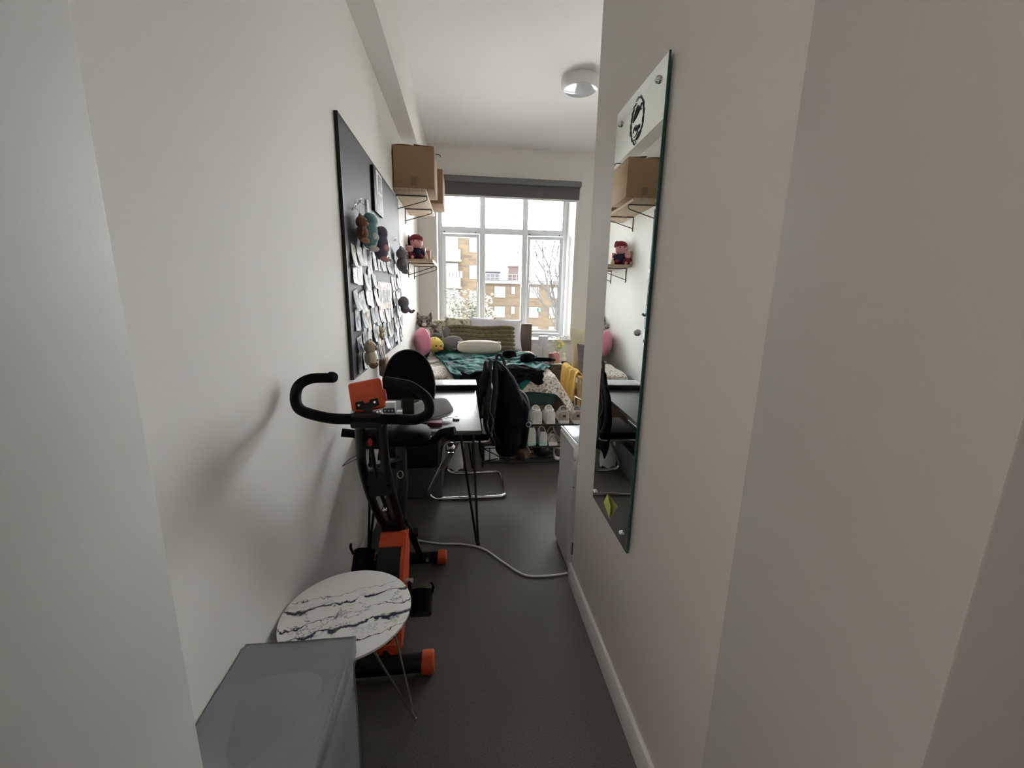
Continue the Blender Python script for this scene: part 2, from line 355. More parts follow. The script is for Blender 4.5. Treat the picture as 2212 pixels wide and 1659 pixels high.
# window wall with two deep openings, the right one unseen and added for daylight
wx0, wx1, wz0, wz1 = -.335, 1.575, .86, 2.99
vx0, vx1 = 2.05, 3.9
m = MB()
m.box(XL-.2, wx0, YW, 6.6, 0, ZC); m.box(wx0, wx1, YW, 6.6, 0, wz0-.03); m.box(wx0, wx1, YW, 6.6, wz1, ZC)
m.box(wx1, vx0, YW, 6.6, 0, ZC); m.box(vx0, vx1, YW, 6.6, 0, wz0-.03); m.box(vx0, vx1, YW, 6.6, wz1, ZC); m.box(vx1, 4.1, YW, 6.6, 0, ZC)
ST('wall_window', m, 'wall')
ST('trim_2', MB().rbox(wx0, wx1+.03, 5.96, 6.45, .832, .86, .006), 'trim', 'white window sill board')
ST('trim_3', MB().rbox(vx0, vx1, 5.96, 6.45, .832, .86, .006), 'trim')
ST('baseboard_right', MB().prism([(XR-.016, 0), (XR, 0), (XR, .097), (XR-.012, .097), (XR-.016, .09)], .64, 1.93, 'y').box(XR-.016, 4.0, 1.915, 1.931, 0, .095), 'trim')
ST('baseboard_left', MB().prism([(XL, 0), (XL+.015, 0), (XL+.015, .09), (XL+.011, .097), (XL, .097)], .635, YW, 'y'), 'trim')
ST('baseboard_back', MB().box(XL, 4.0, YW-.015, YW, 0, .095), 'trim')
# windows
def window(n, x0, x1, open_right=True):
    y0, y1 = 6.45, 6.53
    mx = [x0+(x1-x0)*.335, x0+(x1-x0)*.665]; zt0, zt1 = 2.355, 2.44
    fr = MB(); fr.rbox(x0, x0+.055, y0, y1, wz0, wz1, .005); fr.rbox(x1-.06, x1, y0, y1, wz0, wz1, .005)
    fr.rbox(x0+.055, x1-.06, y0, y1, wz0, wz0+.05, .005); fr.rbox(x0+.055, x1-.06, y0, y1, wz1-.05, wz1, .005)
    w_ = ST('window_%d' % n, fr, 'upvc')
    for a in mx: P('mullion', MB().rbox(a-.04, a+.04, y0-.01, y1, wz0+.05, wz1-.05, .006), 'upvc', w_)
    segs = [(x0+.055, mx[0]-.04), (mx[0]+.04, mx[1]-.04), (mx[1]+.04, x1-.06)]
    for a, b in segs: P('transom', MB().rbox(a, b, y0-.005, y1, zt0, zt1, .006), 'upvc', w_)
    for k, (a, b) in enumerate(segs):
        P('pane', MB().box(a, b, y0+.035, y0+.041, zt1, wz1-.05), 'glass', w_)
        if k == 1:
            P('pane', MB().box(a, b, y0+.035, y0+.041, wz0+.05, zt0), 'glass', w_); continue
        ang = 0; s = MB(); t = .045; z0, z1 = wz0+.055, zt0-.012
        s.rbox(a+.005, a+t, -.03, .03, z0, z1, .005); s.rbox(b-t, b-.005, -.03, .03, z0, z1, .005); s.rbox(a+t, b-t, -.03, .03, z0, z0+t, .005); s.rbox(a+t, b-t, -.03, .03, z1-t, z1, .005)
        g = MB().box(a+t, b-t, -.003, .003, z0+t, z1-t)
        h = MB(); hx = b-.024 if k == 0 else a+.024
        h.rbox(hx-.012, hx+.012, -.045, -.028, 1.58, 1.68, .003); h.rbox(hx-.008, hx+.008, -.065, -.045, 1.50, 1.66, .004)
        X = Matrix.Translation((0, 6.47, 0))
        if k == 2 and open_right:
            X = Matrix.Translation((a, 6.47, 0)) @ Matrix.Rotation(math.radians(-6), 4, 'Z') @ Matrix.Translation((-a, 0, 0))
        for q in (s, g, h): q.xf(X)
        c_ = P('casement', s, 'upvc', w_); P('pane', g, 'glass', c_); P('window_handle', h, 'white', c_)
        for ex in (a+.03, b-.06): P('stay_peg', MB().lathe((ex, y0-.012, zt0+.012), [(.008, -.008), (.008, .008)], 10, (PI/2, 0, 0)), 'black', w_, 'small black peg')
    return w_
window(1, wx0, wx1); window(2, vx0, vx1, False)  # second window is out of view, added to let in more daylight
# roller blind
t = T('roller_blind', 'grey roller blind mounted across the top of the window', 'blind', (.65, 5.97, 2.75))
P('cassette', MB().rbox(-.36, 1.615, 5.90, 5.995, 2.925, 3.0, .012), 'blindc', t)
P('blind_fabric', MB().box(-.345, 1.60, 5.945, 5.949, 2.765, 2.93), 'blind', t)
P('bottom_bar', MB().rbox(-.345, 1.60, 5.938, 5.956, 2.745, 2.77, .004), 'white', t)
c = MB(); c.tube(cat([(1.615, 5.96, 2.93), (1.615, 5.965, 2.3), (1.60, 5.965, 1.62), (1.61, 5.965, 1.55), (1.625, 5.965, 1.62), (1.628, 5.965, 2.3), (1.625, 5.96, 2.93)], 8), .0035, 5)
P('bead_chain', c, 'white', t)
# ceiling light
t = T('ceiling_light', 'round white flush ceiling light, switched off', 'ceiling light', (1.06, 4.09, 3.29))
P('light_rim', MB().lathe((1.06, 4.09, 0), [(.165, ZC), (.176, ZC-.02), (.172, ZC-.055), (.150, ZC-.085), (.144, ZC-.088)], 40), 'white', t)
P('diffuser', MB().lathe((1.06, 4.09, 0), [(.145, ZC-.08), (.142, ZC-.09), (.10, ZC-.098), (.0, ZC-.102)], 40), mat('glossy_diffuser', sr(170, 172, 176), .06), t)
# ------------------------------------------------------------ outside the window
ST('ground_outside', MB().box(-120, 160, 8, 260, -9.2, -9), 'ground')
def winbox(par, x0, x1, y, z0, z1, bars=1, proud=.06):
    f = MB(); t = .11; f.box(x0, x1, y-proud, y, z0, z0+t); f.box(x0, x1, y-proud, y, z1-t, z1); f.box(x0, x0+t, y-proud, y, z0+t, z1-t); f.box(x1-t, x1, y-proud, y, z0+t, z1-t)
    for k in range(bars): xm = x0+(x1-x0)*(k+1)/(bars+1); f.box(xm-t/2, xm+t/2, y-proud, y, z0+t, z1-t)
    w_ = P('window', f, 'outwhite', par); P('pane', MB().box(x0+t, x1-t, y-.03, y-.02, z0+t, z1-t), 'outglass', w_)
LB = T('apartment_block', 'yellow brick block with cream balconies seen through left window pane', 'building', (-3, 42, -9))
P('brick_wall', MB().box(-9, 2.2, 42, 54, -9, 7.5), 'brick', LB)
P('flat_roof', MB().box(-9.2, 2.4, 41.8, 54.2, 7.5, 7.8), 'outwhite', LB)
rl = MB(); rl.box(-9, 2.2, 42, 42.08, 8.25, 8.31)
for k in range(9): rl.box(-9+k*1.4, -8.94+k*1.4, 42, 42.08, 7.8, 8.3)
P('roof_railing', rl, 'outdark', LB)
for k in range(5):
    zt = 5.49-2.48*k
    P('balcony', MB().box(-6.5, -.12, 40.9, 42, zt-.95, zt).box(-6.6, -.02, 40.8, 42, zt-1.1, zt-.95), 'outcream', LB, 'cream balcony front with white slab')
    P('balcony_opening', MB().box(-3.5, -.35, 41.93, 41.99, zt, zt+1.3), 'outglass', LB)
    P('door_frame', MB().box(-2.0, -1.85, 41.88, 41.95, zt, zt+1.3).box(-1.35, -1.2, 41.88, 41.95, zt, zt+1.3), 'outwhite', LB)
    winbox(LB, .72, 1.5, 42, zt-.15, zt+1.12, 1)
lb = MB()
for k in range(5): lb.box(-1.4+k*.3, -1.15+k*.3, 40.82, 40.86, 3.0-.1*(k % 3), 3.5)
tmp = S1('laundry', lb, 'laundry', 'pink and blue laundry hanging over the middle balcony opposite', 'laundry', kind='stuff')
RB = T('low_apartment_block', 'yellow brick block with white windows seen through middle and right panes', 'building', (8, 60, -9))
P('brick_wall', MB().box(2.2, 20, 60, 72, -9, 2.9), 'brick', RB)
P('parapet', MB().box(2.0, 20.2, 59.7, 72, 2.9, 3.3), 'outwhite', RB, 'pale grey parapet band')
P('roof_slab', MB().box(2.0, 20.2, 59.6, 72, 3.3, 3.42), 'outgrey', RB)
rl = MB(); rl.box(2.1, 9, 60.5, 60.56, 4.2, 4.27); rl.box(2.1, 9, 60.5, 60.56, 3.7, 3.75)
for k in range(12): rl.box(2.1+k*.62, 2.16+k*.62, 60.5, 60.56, 3.1, 4.25)
P('roof_railing', rl, 'outwhite', RB)
P('roof_shed', MB().box(2.2, 5.6, 63, 66, 3.1, 4.6).box(2.0, 5.8, 62.8, 66.2, 4.6, 4.75), 'outgrey', RB)
P('plant_room', MB().box(6.7, 8.2, 62, 64, 3.1, 5.35).box(6.6, 8.3, 61.9, 64.1, 5.35, 5.5), 'outred', RB)
for k in range(4):
    zt = 2.5-2.78*k
    for x0, x1, b in ((4.55, 6.05, 1), (6.95, 7.45, 0), (9.55, 10.9, 1), (12.5, 13.9, 1), (15.4, 16.8, 1)): winbox(RB, x0, x1, 60, zt-1.5 if b else zt-1.0, zt, b, .1)
P('green_sign', MB().box(10.7, 11.25, 59.9, 59.97, -.92, -.38), 'outgreen', RB)
a = MB(); a.tube([(5.75, 61, 3.1), (5.75, 61, 7.6)], .05, 5).tube([(5.7, 61, 7.55), (7.3, 61, 7.35)], .035, 4).tube([(5.4, 61, 6.1), (6.1, 61, 6.1)], .03, 4).tube([(5.5, 61, 5.5), (6.0, 61, 5.5)], .03, 4)
S1('tv_aerial', a, 'outdark', 'tall dark television aerial mast on the roof opposite', 'aerial')
a = MB(); a.tube([(8.0, 63, 5.5), (8.0, 63, 6.1)], .04, 5).lathe((8.0, 62.9, 6.2), [(.0, 0), (.2, .04), (.3, .12)], 12, (PI/2, 0, .3)).tube([(7.7, 62.7, 6.4), (8.1, 62.9, 6.15)], .025, 4)
S1('satellite_dish', a, 'outdark', 'small satellite dish on top of the red brick plant room', 'satellite dish')
def tree(name, lab, base, h, spread, depth, leaf, seed, r0=.16, grp=None):
    rd = random.Random(seed); tr = MB(); br = MB(); lf = MB()
    def grow(p, d, L, r, k):
        q = p+d*L; mid = p+d*L*.5+Vector((rd.uniform(-1, 1), rd.uniform(-1, 1), rd.uniform(-.3, .5)))*L*.07
        (tr if k >= depth-1 else br).tube([p, mid, q], [r, r*.85, r*.7], 5 if k >= depth-1 else 3)
        if k == 0:
            if leaf:
                for _ in range(3): lf.ell(q+Vector((rd.uniform(-.15, .15), rd.uniform(-.15, .15), rd.uniform(-.1, .15))), (rd.uniform(.05, .1), .05, rd.uniform(.03, .06)), (0, 0, rd.uniform(0, 3)), 4, 2)
            return
        for i in range(3 if k > 1 else 4):
            nd = (d+Vector((rd.uniform(-1, 1), rd.uniform(-1, 1), rd.uniform(-.35, .7)))*spread).normalized()
            grow(q if i else mid, nd, L*rd.uniform(.62, .86), r*.62, k-1)
    grow(Vector(base), Vector((.03, 0, 1)), h*.34, r0, depth)
    t = T(name, lab, 'tree', base, grp); P('trunk', tr, 'bark', t); P('branches', br, 'bark', t, kind='stuff')
    if leaf: P('leaves', lf, 'bloss', t, kind='stuff')
    return t
tree('bare_tree', 'tall bare tree in front of the brick block, behind right casement', (5.9, 28, -9), 16.5, .55, 6, False, 5, .2)
tree('spring_tree', 'low pale tree coming into leaf in front of the cream balconies', (-.4, 16, -5), 5.5, .36, 6, True, 11, .1)

# ------------------------------------------------------------ pinboard wall
BX = XL+.016
t = T('pinboard', 'large charcoal pinboard with black edges mounted on the left wall', 'pinboard', (XL, 3.17, 1.04))
P('board_panel', MB().box(XL+.002, BX, 2.243, 4.10, 1.05, 2.306), 'board', t)
e = MB(); e.box(XL+.001, BX+.003, 2.232, 2.243, 1.04, 2.316); e.box(XL+.001, BX+.002, 4.10, 4.111, 1.04, 2.316); e.box(XL+.001, BX+.002, 2.243, 4.10, 2.306, 2.316); e.box(XL+.001, BX+.002, 2.243, 4.10, 1.04, 1.05)
P('board_edge', e, 'boarde', t)
PM = []
def pm(name, *st, sc=28, stretch=None, tex='noise'): M[name] = ramp_mat(name, st, sc, .55, detail=3, stretch=stretch, tex=tex); return name
looks = [
 ('white printed card', pm('print_white', (.3, sr(228, 228, 230)), (.60, sr(232, 232, 232)), (.66, sr(110, 110, 116)), sc=30, stretch=(1, .4, 3))),
 ('white blank note', pm('print_blank', (.2, sr(232, 232, 230)), (.8, sr(214, 214, 216)), sc=8)),
 ('black and white photo print', pm('print_bw', (.36, sr(30, 30, 32)), (.48, sr(120, 120, 122)), (.60, sr(220, 220, 220)), sc=22)),
 ('pinkish photo print', pm('print_pink', (.36, sr(220, 214, 214)), (.5, sr(214, 176, 176)), (.62, sr(150, 120, 124)), sc=22)),
 ('grey-blue photo print', pm('print_blue', (.36, sr(60, 66, 84)), (.48, sr(140, 146, 160)), (.62, sr(214, 218, 226)), sc=20)),
 ('dark photo print', pm('print_dark', (.3, sr(26, 24, 28)), (.5, sr(64, 60, 64)), (.68, sr(150, 144, 140)), sc=20)),
 ('pale ticket stub', pm('print_ticket', (.4, sr(224, 222, 214)), (.6, sr(190, 186, 176)), sc=40)),
 ('beige photo print', pm('print_beige', (.36, sr(120, 96, 80)), (.5, sr(196, 180, 160)), (.62, sr(226, 218, 206)), sc=20))]
def sheet(cy, cz, wd, ht, lift, tilt, curl=.0):
    m = MB()
    def fn(u, v): return (BX+.0035+lift+curl*(1-v)**2+.004*math.sin(u*3), cy+(u-.5)*wd, cz+(v-.5)*ht)
    m.grid(fn, 2, 3, .0012)
    R_ = Matrix.Translation((0, cy, cz)) @ Matrix.Rotation(tilt, 4, 'X') @ Matrix.Translation((0, -cy, -cz)); return m.xf(R_)
rowz = [1.80, 1.685, 1.57, 1.455, 1.34, 1.225, 1.12]
rows = ['top', 'second', 'third', 'fourth', 'fifth', 'sixth', 'lowest']
rp = random.Random(3)
for r, z in enumerate(rowz):
    y = 2.31+rp.uniform(0, .03); k = 0
    while y < 4.02:
        wd = rp.uniform(.075, .125); ht = rp.uniform(.085, .125)
        skip = (r == 0 and y < 2.56) or (r in (2, 3) and 2.93 < y < 3.50)
        if not skip:
            lk = rp.choice([0, 0, 1, 1, 2, 2, 2, 3, 4, 4, 5, 5, 5, 6, 7])
            S1('pinned_print', sheet(y+wd/2, z+rp.uniform(-.02, .02), wd, ht, rp.uniform(0, .004), rp.uniform(-.16, .16), rp.uniform(0, .022)), looks[lk][1],
               '%s on the pinboard, %s row from top, %s from near end' % (looks[lk][0], rows[r] if r < 6 else 'lowest', ORD[k]), 'print', 'small prints pinned on the pinboard')
            k += 1
        y += wd+rp.uniform(.012, .05)
# calendar strip, wreath mirror, colour picture, strip
t = T('photo_strip_frame', 'tall black and white framed photo strip high on the pinboard', 'picture', (BX, 3.1, 2.0))
P('frame', MB().rbox(BX+.002, BX+.018, 2.95, 3.24, 2.01, 2.285, .003), 'boarde', t); P('mount', MB().box(BX+.018, BX+.0195, 3.02, 3.225, 2.02, 2.275), 'paperw', t)
for k in range(2): P('photo', MB().box(BX+.0195, BX+.0205, 3.08, 3.20, 2.035+k*.125, 2.135+k*.125), 'print_dark', t)
S1('paper_strip', sheet(2.78, 1.955, .05, .17, .004, .12, .01), 'paperw', 'narrow white paper strip above the mauve plush, upper pinboard', 'paper')
t = T('collage_print', 'largest colour collage print in the middle of the pinboard', 'print', (BX, 3.22, 1.37))
P('print_sheet', MB().box(BX+.012, BX+.0135, 2.95, 3.49, 1.375, 1.565), 'print_beige', t)
for k in range(5): P('picture_column', MB().box(BX+.0135, BX+.0142, 3.03+k*.085, 3.09+k*.085, 1.42, 1.51), 'print_dark' if k % 2 else 'print_bw', t)
P('header_band', MB().box(BX+.0135, BX+.0142, 2.98, 3.46, 1.52, 1.555), 'print_pink', t)
t = T('wreath_card', 'white oval card with looped grey border beside the mauve plush', 'card', (BX, 3.15, 1.75))
P('card_sheet', MB().lathe((BX+.004, 3.16, 1.83), [(.085, 0), (.085, .003)], 24, (0, PI/2, 0)), 'paperw', t)
P('card_border', MB().tube([(BX+.012, 3.16+.10*math.cos(a*PI/12), 1.83+.105*math.sin(a*PI/12)) for a in range(24)], .007, 6, True), 'seam', t)

def plush(name, lab, cat_, cols, y, z, s, kind, ring=True, x0=None):
    x = (x0 if x0 is not None else BX+.01+.5*s); t = T(name, lab, cat_, (x, y, z))
    a, b = cols
    if kind == 'bear':
        P('body', MB().ell((x, y, z), (.42*s, .45*s, .55*s)), a, t); P('head', MB().ell((x, y, z+.72*s), (.42*s, .46*s, .42*s)), a, t)
        for k in (-1, 1):
            P('ear', MB().ell((x, y+k*.36*s, z+1.08*s), (.12*s, .17*s, .17*s), nu=10, nv=6), a, t); P('arm', MB().ell((x+.1*s, y+k*.46*s, z+.12*s), (.15*s, .16*s, .32*s), (k*.4, 0, 0), 10, 6), a, t)
            P('leg', MB().ell((x+.2*s, y+k*.26*s, z-.5*s), (.26*s, .19*s, .2*s), nu=10, nv=6), b, t)
            P('eye', MB().ell((x+.38*s, y+k*.17*s, z+.8*s), .045*s, nu=8, nv=5), 'bead', t)
        P('muzzle', MB().ell((x+.36*s, y, z+.63*s), (.13*s, .17*s, .13*s), nu=10, nv=6), b, t)
    if kind == 'blob':
        P('body', MB().ell((x, y, z), (.45*s, .5*s, .8*s), e=.8), a, t); P('head', MB().ell((x+.05*s, y, z+.75*s), (.4*s, .44*s, .4*s)), a, t)
        for k in (-1, 1): P('paw', MB().ell((x+.3*s, y+k*.3*s, z-.1*s), (.16*s, .13*s, .2*s), nu=10, nv=6), b, t); P('foot', MB().ell((x+.2*s, y+k*.3*s, z-.75*s), (.24*s, .17*s, .15*s), nu=10, nv=6), b, t)
    if kind == 'trunk':
        P('body', MB().ell((x, y, z), (.45*s, .5*s, .5*s)), a, t); P('head', MB().ell((x+.1*s, y, z-.55*s), (.36*s, .42*s, .36*s)), a, t)
        P('snout', MB().tube(cat([(x+.35*s, y, z-.6*s), (x+.65*s, y, z-.78*s), (x+.85*s, y, z-.6*s)], 4), [.14*s]*4+[.11*s]*4+[.09*s], 8), a, t)
        for k in (-1, 1): P('ear', MB().ell((x, y+k*.48*s, z-.4*s), (.08*s, .2*s, .28*s), nu=10, nv=6), b, t)
    if ring:
        top = z+(1.15 if kind != 'trunk' else .5)*s
        P('strap', MB().tube(cat([(x-.1*s, y, top), (x-.15*s, y, top+.35*s), (BX+.012, y, top+.55*s)], 4), .004, 5, flat=.5), 'ribbon', t)
        P('ring', MB().tube([(BX+.014+.010*math.sin(a*PI/5), y+.016*math.cos(a*PI/5), top+.55*s+.016*math.sin(a*PI/5)) for a in range(10)], .002, 5, True), 'chrome', t)
    return t
plush('bear_keyring', 'small brown bear plush hanging at the near edge of pinboard', 'plush toy', ('brown', 'tan'), 2.40, 1.80, .075, 'bear')
plush('long_plush', 'tall pale teal plush toy hanging beside the small brown bear', 'plush toy', ('tealp', 'catw'), 2.53, 1.81, .10, 'blob')
plush('shaggy_plush', 'mauve shaggy plush toy hanging on the upper pinboard', 'plush toy', ('purple', 'pink2'), 2.84, 1.78, .105, 'blob')
plush('grey_bear_keyring', 'ash-grey bear plush hanging near the far edge of pinboard', 'plush toy', ('koala', 'koala'), 3.76, 1.73, .115, 'bear')
plush('elephant_keyring', 'dark grey elephant plush hanging low at far edge of pinboard', 'plush toy', ('koala', 'purple'), 3.80, 1.41, .105, 'trunk')
plush('sheep_plush', 'beige plush in striped jumper hanging at lower near corner of pinboard', 'plush toy', ('beige', 'brown'), 2.42, 1.13, .085, 'bear')
plush('round_charm', 'little cream round charm hanging low on the pinboard', 'charm', ('beige', 'catw'), 2.90, 1.21, .045, 'bear')
t = T('hanging_pouch', 'small brown and tan pouch hanging below the pinboard', 'pouch', (BX+.03, 2.93, .95))
P('pouch_body', MB().rbox(BX+.005, BX+.05, 2.87, 2.98, .93, 1.05, .015), 'brownl', t); P('pouch_flap', MB().rbox(BX+.045, BX+.056, 2.875, 2.975, .99, 1.055, .004), 'tan', t)
P('strap', MB().tube(cat([(BX+.03, 2.88, 1.05), (BX+.02, 2.91, 1.13), (BX+.02, 2.95, 1.13), (BX+.03, 2.97, 1.05)], 4), .004, 5), 'ribbon', t)

# ------------------------------------------------------------ wall shelves, boxes, toys
def shelf(name, lab, y0, y1, z, x1, b1, b2, zb):
    t = T(name, lab, 'shelf', (XL, (y0+y1)/2, z)); P('shelf_board', MB().rbox(XL+.004, x1, y0, y1, z, z+.028, .002), 'shelf', t)
    for y in (b1, b2):
        m = MB(); m.tube([(XL+.005, y, z-.002), (XL+.005, y, zb)], .005, 6); m.tube([(XL+.004, y, z-.005), (x1-.005, y, z-.005)], .005, 6)
        m.tube(cat([(XL+.006, y, zb+.03), (x1-.02, y, z-.045)], 1)+[Vector((x1-.006, y, z-.035)), Vector((x1-.004, y, z-.006))], .0045, 6); P('bracket', m, 'brk', t)
    return t
shelf('wall_shelf', 'upper pale wood wall shelf holding cardboard boxes', 3.95, 5.14, 2.352, -.305, 4.10, 4.73, 2.20)
shelf('wall_shelf', 'lower pale wood wall shelf holding plush toys', 4.65, 5.48, 1.815, -.305, 4.84, 5.56-.14, 1.655)
def carton(name, lab, x0, x1, y0, y1, z0, z1):
    t = T(name, lab, 'cardboard box', ((x0+x1)/2, (y0+y1)/2, z0)); m = MB()
    m.rbox(x0, x1, y0, y1, z0, z1, .004); P('carton', m, 'card', t)
    f = MB(); xm = (x0+x1)/2
    f.grid(lambda u, v: (x0+(xm-x0-.003)*u, y0+(y1-y0)*v, z1+.002+.008*math.sin(u*PI)), 4, 4, .003); P('flap', f, 'card', t)
    f = MB(); f.grid(lambda u, v: (xm+.003+(x1-xm-.003)*u, y0+(y1-y0)*v, z1+.002+.012*(1-u)), 4, 4, .003); P('flap', f, 'card', t)
    P('packing_tape', MB().box(xm-.025, xm+.025, y0-.0012, y0+.002, z0+.02, z0+.09).box(x1, x1+.0012, y0+.05, y0+.10, z1-.11, z1-.02), 'tape', t); return t
carton('cardboard_box', 'large brown cardboard box at near end of upper shelf', -.578, -.232, 3.955, 4.42, 2.381, 2.715)
carton('cardboard_box', 'second brown cardboard box behind the large one on upper shelf', -.57, -.185, 4.56, 5.05, 2.381, 2.70)
t = T('coat_hook', 'small bent metal hook on top of the cardboard box', 'hook', (-.22, 4.3, 2.725)); P('hook_wire', MB().tube(cat([(-.24, 4.2, 2.730), (-.21, 4.22, 2.735), (-.195, 4.23, 2.733), (-.19, 4.23, 2.718)], 4), .004, 6), 'brk', t)
zs = 1.843
def sitbear(name, lab, x, y, s, body, face, limbs, hat):
    t = T(name, lab, 'plush toy', (x, y, zs)); z = zs+.30*s
    P('body', MB().ell((x, y, z), (.34*s, .3*s, .34*s)), body, t); P('head', MB().ell((x, y-.04*s, z+.55*s), (.32*s, .3*s, .3*s)), face, t)
    for k in (-1, 1):
        P('leg', MB().ell((x+k*.24*s, y-.32*s, zs+.14*s), (.14*s, .2*s, .14*s), nu=10, nv=6), limbs, t); P('arm', MB().ell((x+k*.34*s, y-.1*s, z+.05*s), (.11*s, .12*s, .24*s), (0, k*-.4, 0), 10, 6), body, t)
        P('eye', MB().ell((x+k*.12*s, y-.32*s, z+.6*s), .035*s, nu=8, nv=5), 'bead', t)
        if not hat: P('ear', MB().ell((x+k*.24*s, y, z+.82*s), (.12*s, .06*s, .12*s), nu=10, nv=6), face, t)
    if hat: P('hat', MB().ell((x, y, z+.72*s), (.36*s, .33*s, .24*s)), hat, t)
    return t
M['navy'] = mat('navy_felt', sr(40, 42, 66), .9); M['bonnet'] = mat('dark_red_knit', sr(120, 42, 52), .95, bump=.4, bscale=200)
sitbear('toy_bear', 'small pink-faced plush bear with red body, near corner of lower shelf', -.545, 4.70, .12, 'bonnet', 'pink2', 'pink2', None)
sitbear('hooded_doll', 'plush doll in dark red bonnet and navy coat on lower shelf', -.485, 4.80, .21, 'navy', 'pink2', 'bonnet', 'bonnet')
sitbear('dark_doll', 'black plush doll against the wall on lower shelf', -.55, 4.97, .23, 'bead', 'bead', 'bead', None)
for k, (x, y, h, m_, lb) in enumerate(((-.415, 4.82, .13, 'pink2', 'tall pink card box standing on lower shelf'), (-.375, 4.98, .115, 'mauve', 'dusky pink card box on lower shelf'))):
    t = T('gift_box', lb, 'box', (x, y, zs)); P('carton', MB().rbox(x-.022, x+.022, y-.022, y+.022, zs, zs+h, .002), m_, t); P('lid', MB().rbox(x-.024, x+.024, y-.024, y+.024, zs+h-.02, zs+h+.002, .002), m_, t)
for k, (x, y, h) in enumerate(((-.385, 4.74, .065), (-.355, 5.02, .075), (-.335, 5.12, .06), (-.33, 5.24, .05))):
    t = T('ornament', 'small cream ornament, %s from the near end of lower shelf' % ORD[k], 'ornament', (x, y, zs))
    P('figure', MB().lathe((x, y, zs), [(.022, 0), (.025, h*.3), (.017, h*.6), (.007, h)], 14), 'beige', t); P('figure_head', MB().ell((x, y, zs+h), (.012, .012, .012), nu=8, nv=6), 'catw', t)

# ------------------------------------------------------------ bed
bed = T('double_bed', 'double bed with dark teal sheet and walnut headboard under the window', 'bed', (.2, 5.0, 0))
P('bed_base', MB().rbox(-.53, .93, 4.12, 5.92, .09, .37, .01), 'walnut', bed)
for x in (-.48, .87):
    for y in (4.18, 5.85): P('leg', MB().lathe((x, y, 0), [(.022, 0), (.028, .095)], 12), 'black', bed)
P('mattress', MB().rbox(-.555, .975, 4.09, 5.93, .375, .655, .05, 3), 'sheet', bed, 'mattress in a dark teal fitted sheet')
P('headboard', MB().rbox(-.45, .995, 5.94, 5.985, .20, 1.085, .004), 'walnut', bed)
def sp(v, k=.035): return k*math.log(1+math.exp(max(-30, min(30, v/k))))
def D(s_, t_, lift=0):
    a = sp(s_-.93); b = sp(4.06-t_)
    x = min(s_, .93)-(sp(.93-s_)-(.93-s_) if s_ < .93 else 0)*.3+.52*a; y = max(t_, 4.06)-.22*b-.05*min(a, .4)*(1 if t_ < 4.4 else 0)
    z = .715-.86*a-.95*b+.018*noise.noise(Vector((s_*3.1, t_*3.1, 2)))*2+.006*math.sin(s_*17+t_*4)
    x += .016*math.sin(t_*23)*min(1, a*6); y += .016*math.sin(s_*21)*min(1, b*6)
    n = Vector((.86*min(1, a*5), -.9*min(1, b*5), 1)).normalized(); return Vector((x, y, z))+n*lift
def duv(u, v):
    s_ = -.555+u*(.93+.40+.555); a = max(0, s_-.93); t_ = (4.06-.19*(1-.3*a/.4))+v*(5.62-4.06+.19*(1-.3*a/.4)); return D(s_, t_)
duvet = S1('duvet', MB().grid(duv, 60, 56, .03), 'floral', 'white floral duvet draped over bed and hanging at its foot', 'duvet', ang=80)
def turn(u, v): return D(-.55+u*(.93+.22+.55), 4.80+v*.84, .018+.008*math.sin(v*22+u*3)+.012*math.sin(min(1, v*4)*PI/2)*(1 if v < .99 else 0))
P('turned_back_lining', MB().grid(turn, 44, 30, .015), 'stripe', duvet, 'striped pale lining', ang=80)
def thr(u, v):
    A, B, Cc, Dd = Vector((-.50, 5.36)), Vector((.66, 5.42)), Vector((1.0, 4.55)), Vector((-.08, 3.93))
    v2 = v; p = (A*(1-u)+B*u)*(1-v2)+(Dd*(1-u)+Cc*u)*v2+Vector((.25*math.sin(PI*u)*v*.3, -.38*math.sin(PI*u)*v*v))
    w_ = .028+.012*noise.noise(Vector((u*4+v*11, v*3-u*9, 5)))+.040*(.5-abs(noise.noise(Vector((u*5, v*13+u*6, 1)))))+.022*(.5-abs(noise.noise(Vector((u*12, v*26-u*9, 8)))))-.015; return D(p.x+.02*math.sin(v*14), p.y, w_+(.018 if p.y > 4.75 else .0))
S1('throw_blanket', MB().grid(thr, 120, 90, .006), 'teal', 'shiny teal throw blanket crumpled across the bed', 'blanket', ang=80)
def cloth(x0, x1, t0, t1, lift, sd): 
    def fn(u, v):
        s_ = x0+(x1-x0)*u+.05*noise.noise(Vector((v*4, sd, 0))); t_ = t0+(t1-t0)*v+.06*noise.noise(Vector((u*4, sd, 3))); return D(s_, t_, lift+.012*noise.noise(Vector((u*6, v*8, sd))))
    return MB().grid(fn, 30, 26, .008)
S1('black_garment', cloth(-.02, .46, 4.06-.26, 4.07, .06, 3), 'blackf', 'black garment hanging over the foot of bed behind the backpack', 'clothing', ang=80)
S1('black_garment', cloth(.36, .80, 4.06-.14, 4.14, .072, 9), 'blackf', 'black garment bunched at the bed end right of the backpack', 'clothing', ang=80)
for x, y, lb in ((.56, 4.92, 'black beanie lying further back on the teal throw'), (.74, 4.66, 'rounder black beanie lying at right on the teal throw')):
    t = T('beanie', lb, 'hat', (x, y, .75)); P('crown', MB().ell((x, y, .795), (.085, .075, .055), e=.9), 'blackf', t); P('cuff', MB().tube([(x+.08*math.cos(a*PI/8), y+.07*math.sin(a*PI/8), .775) for a in range(16)], .014, 6, True), 'blackf', t)
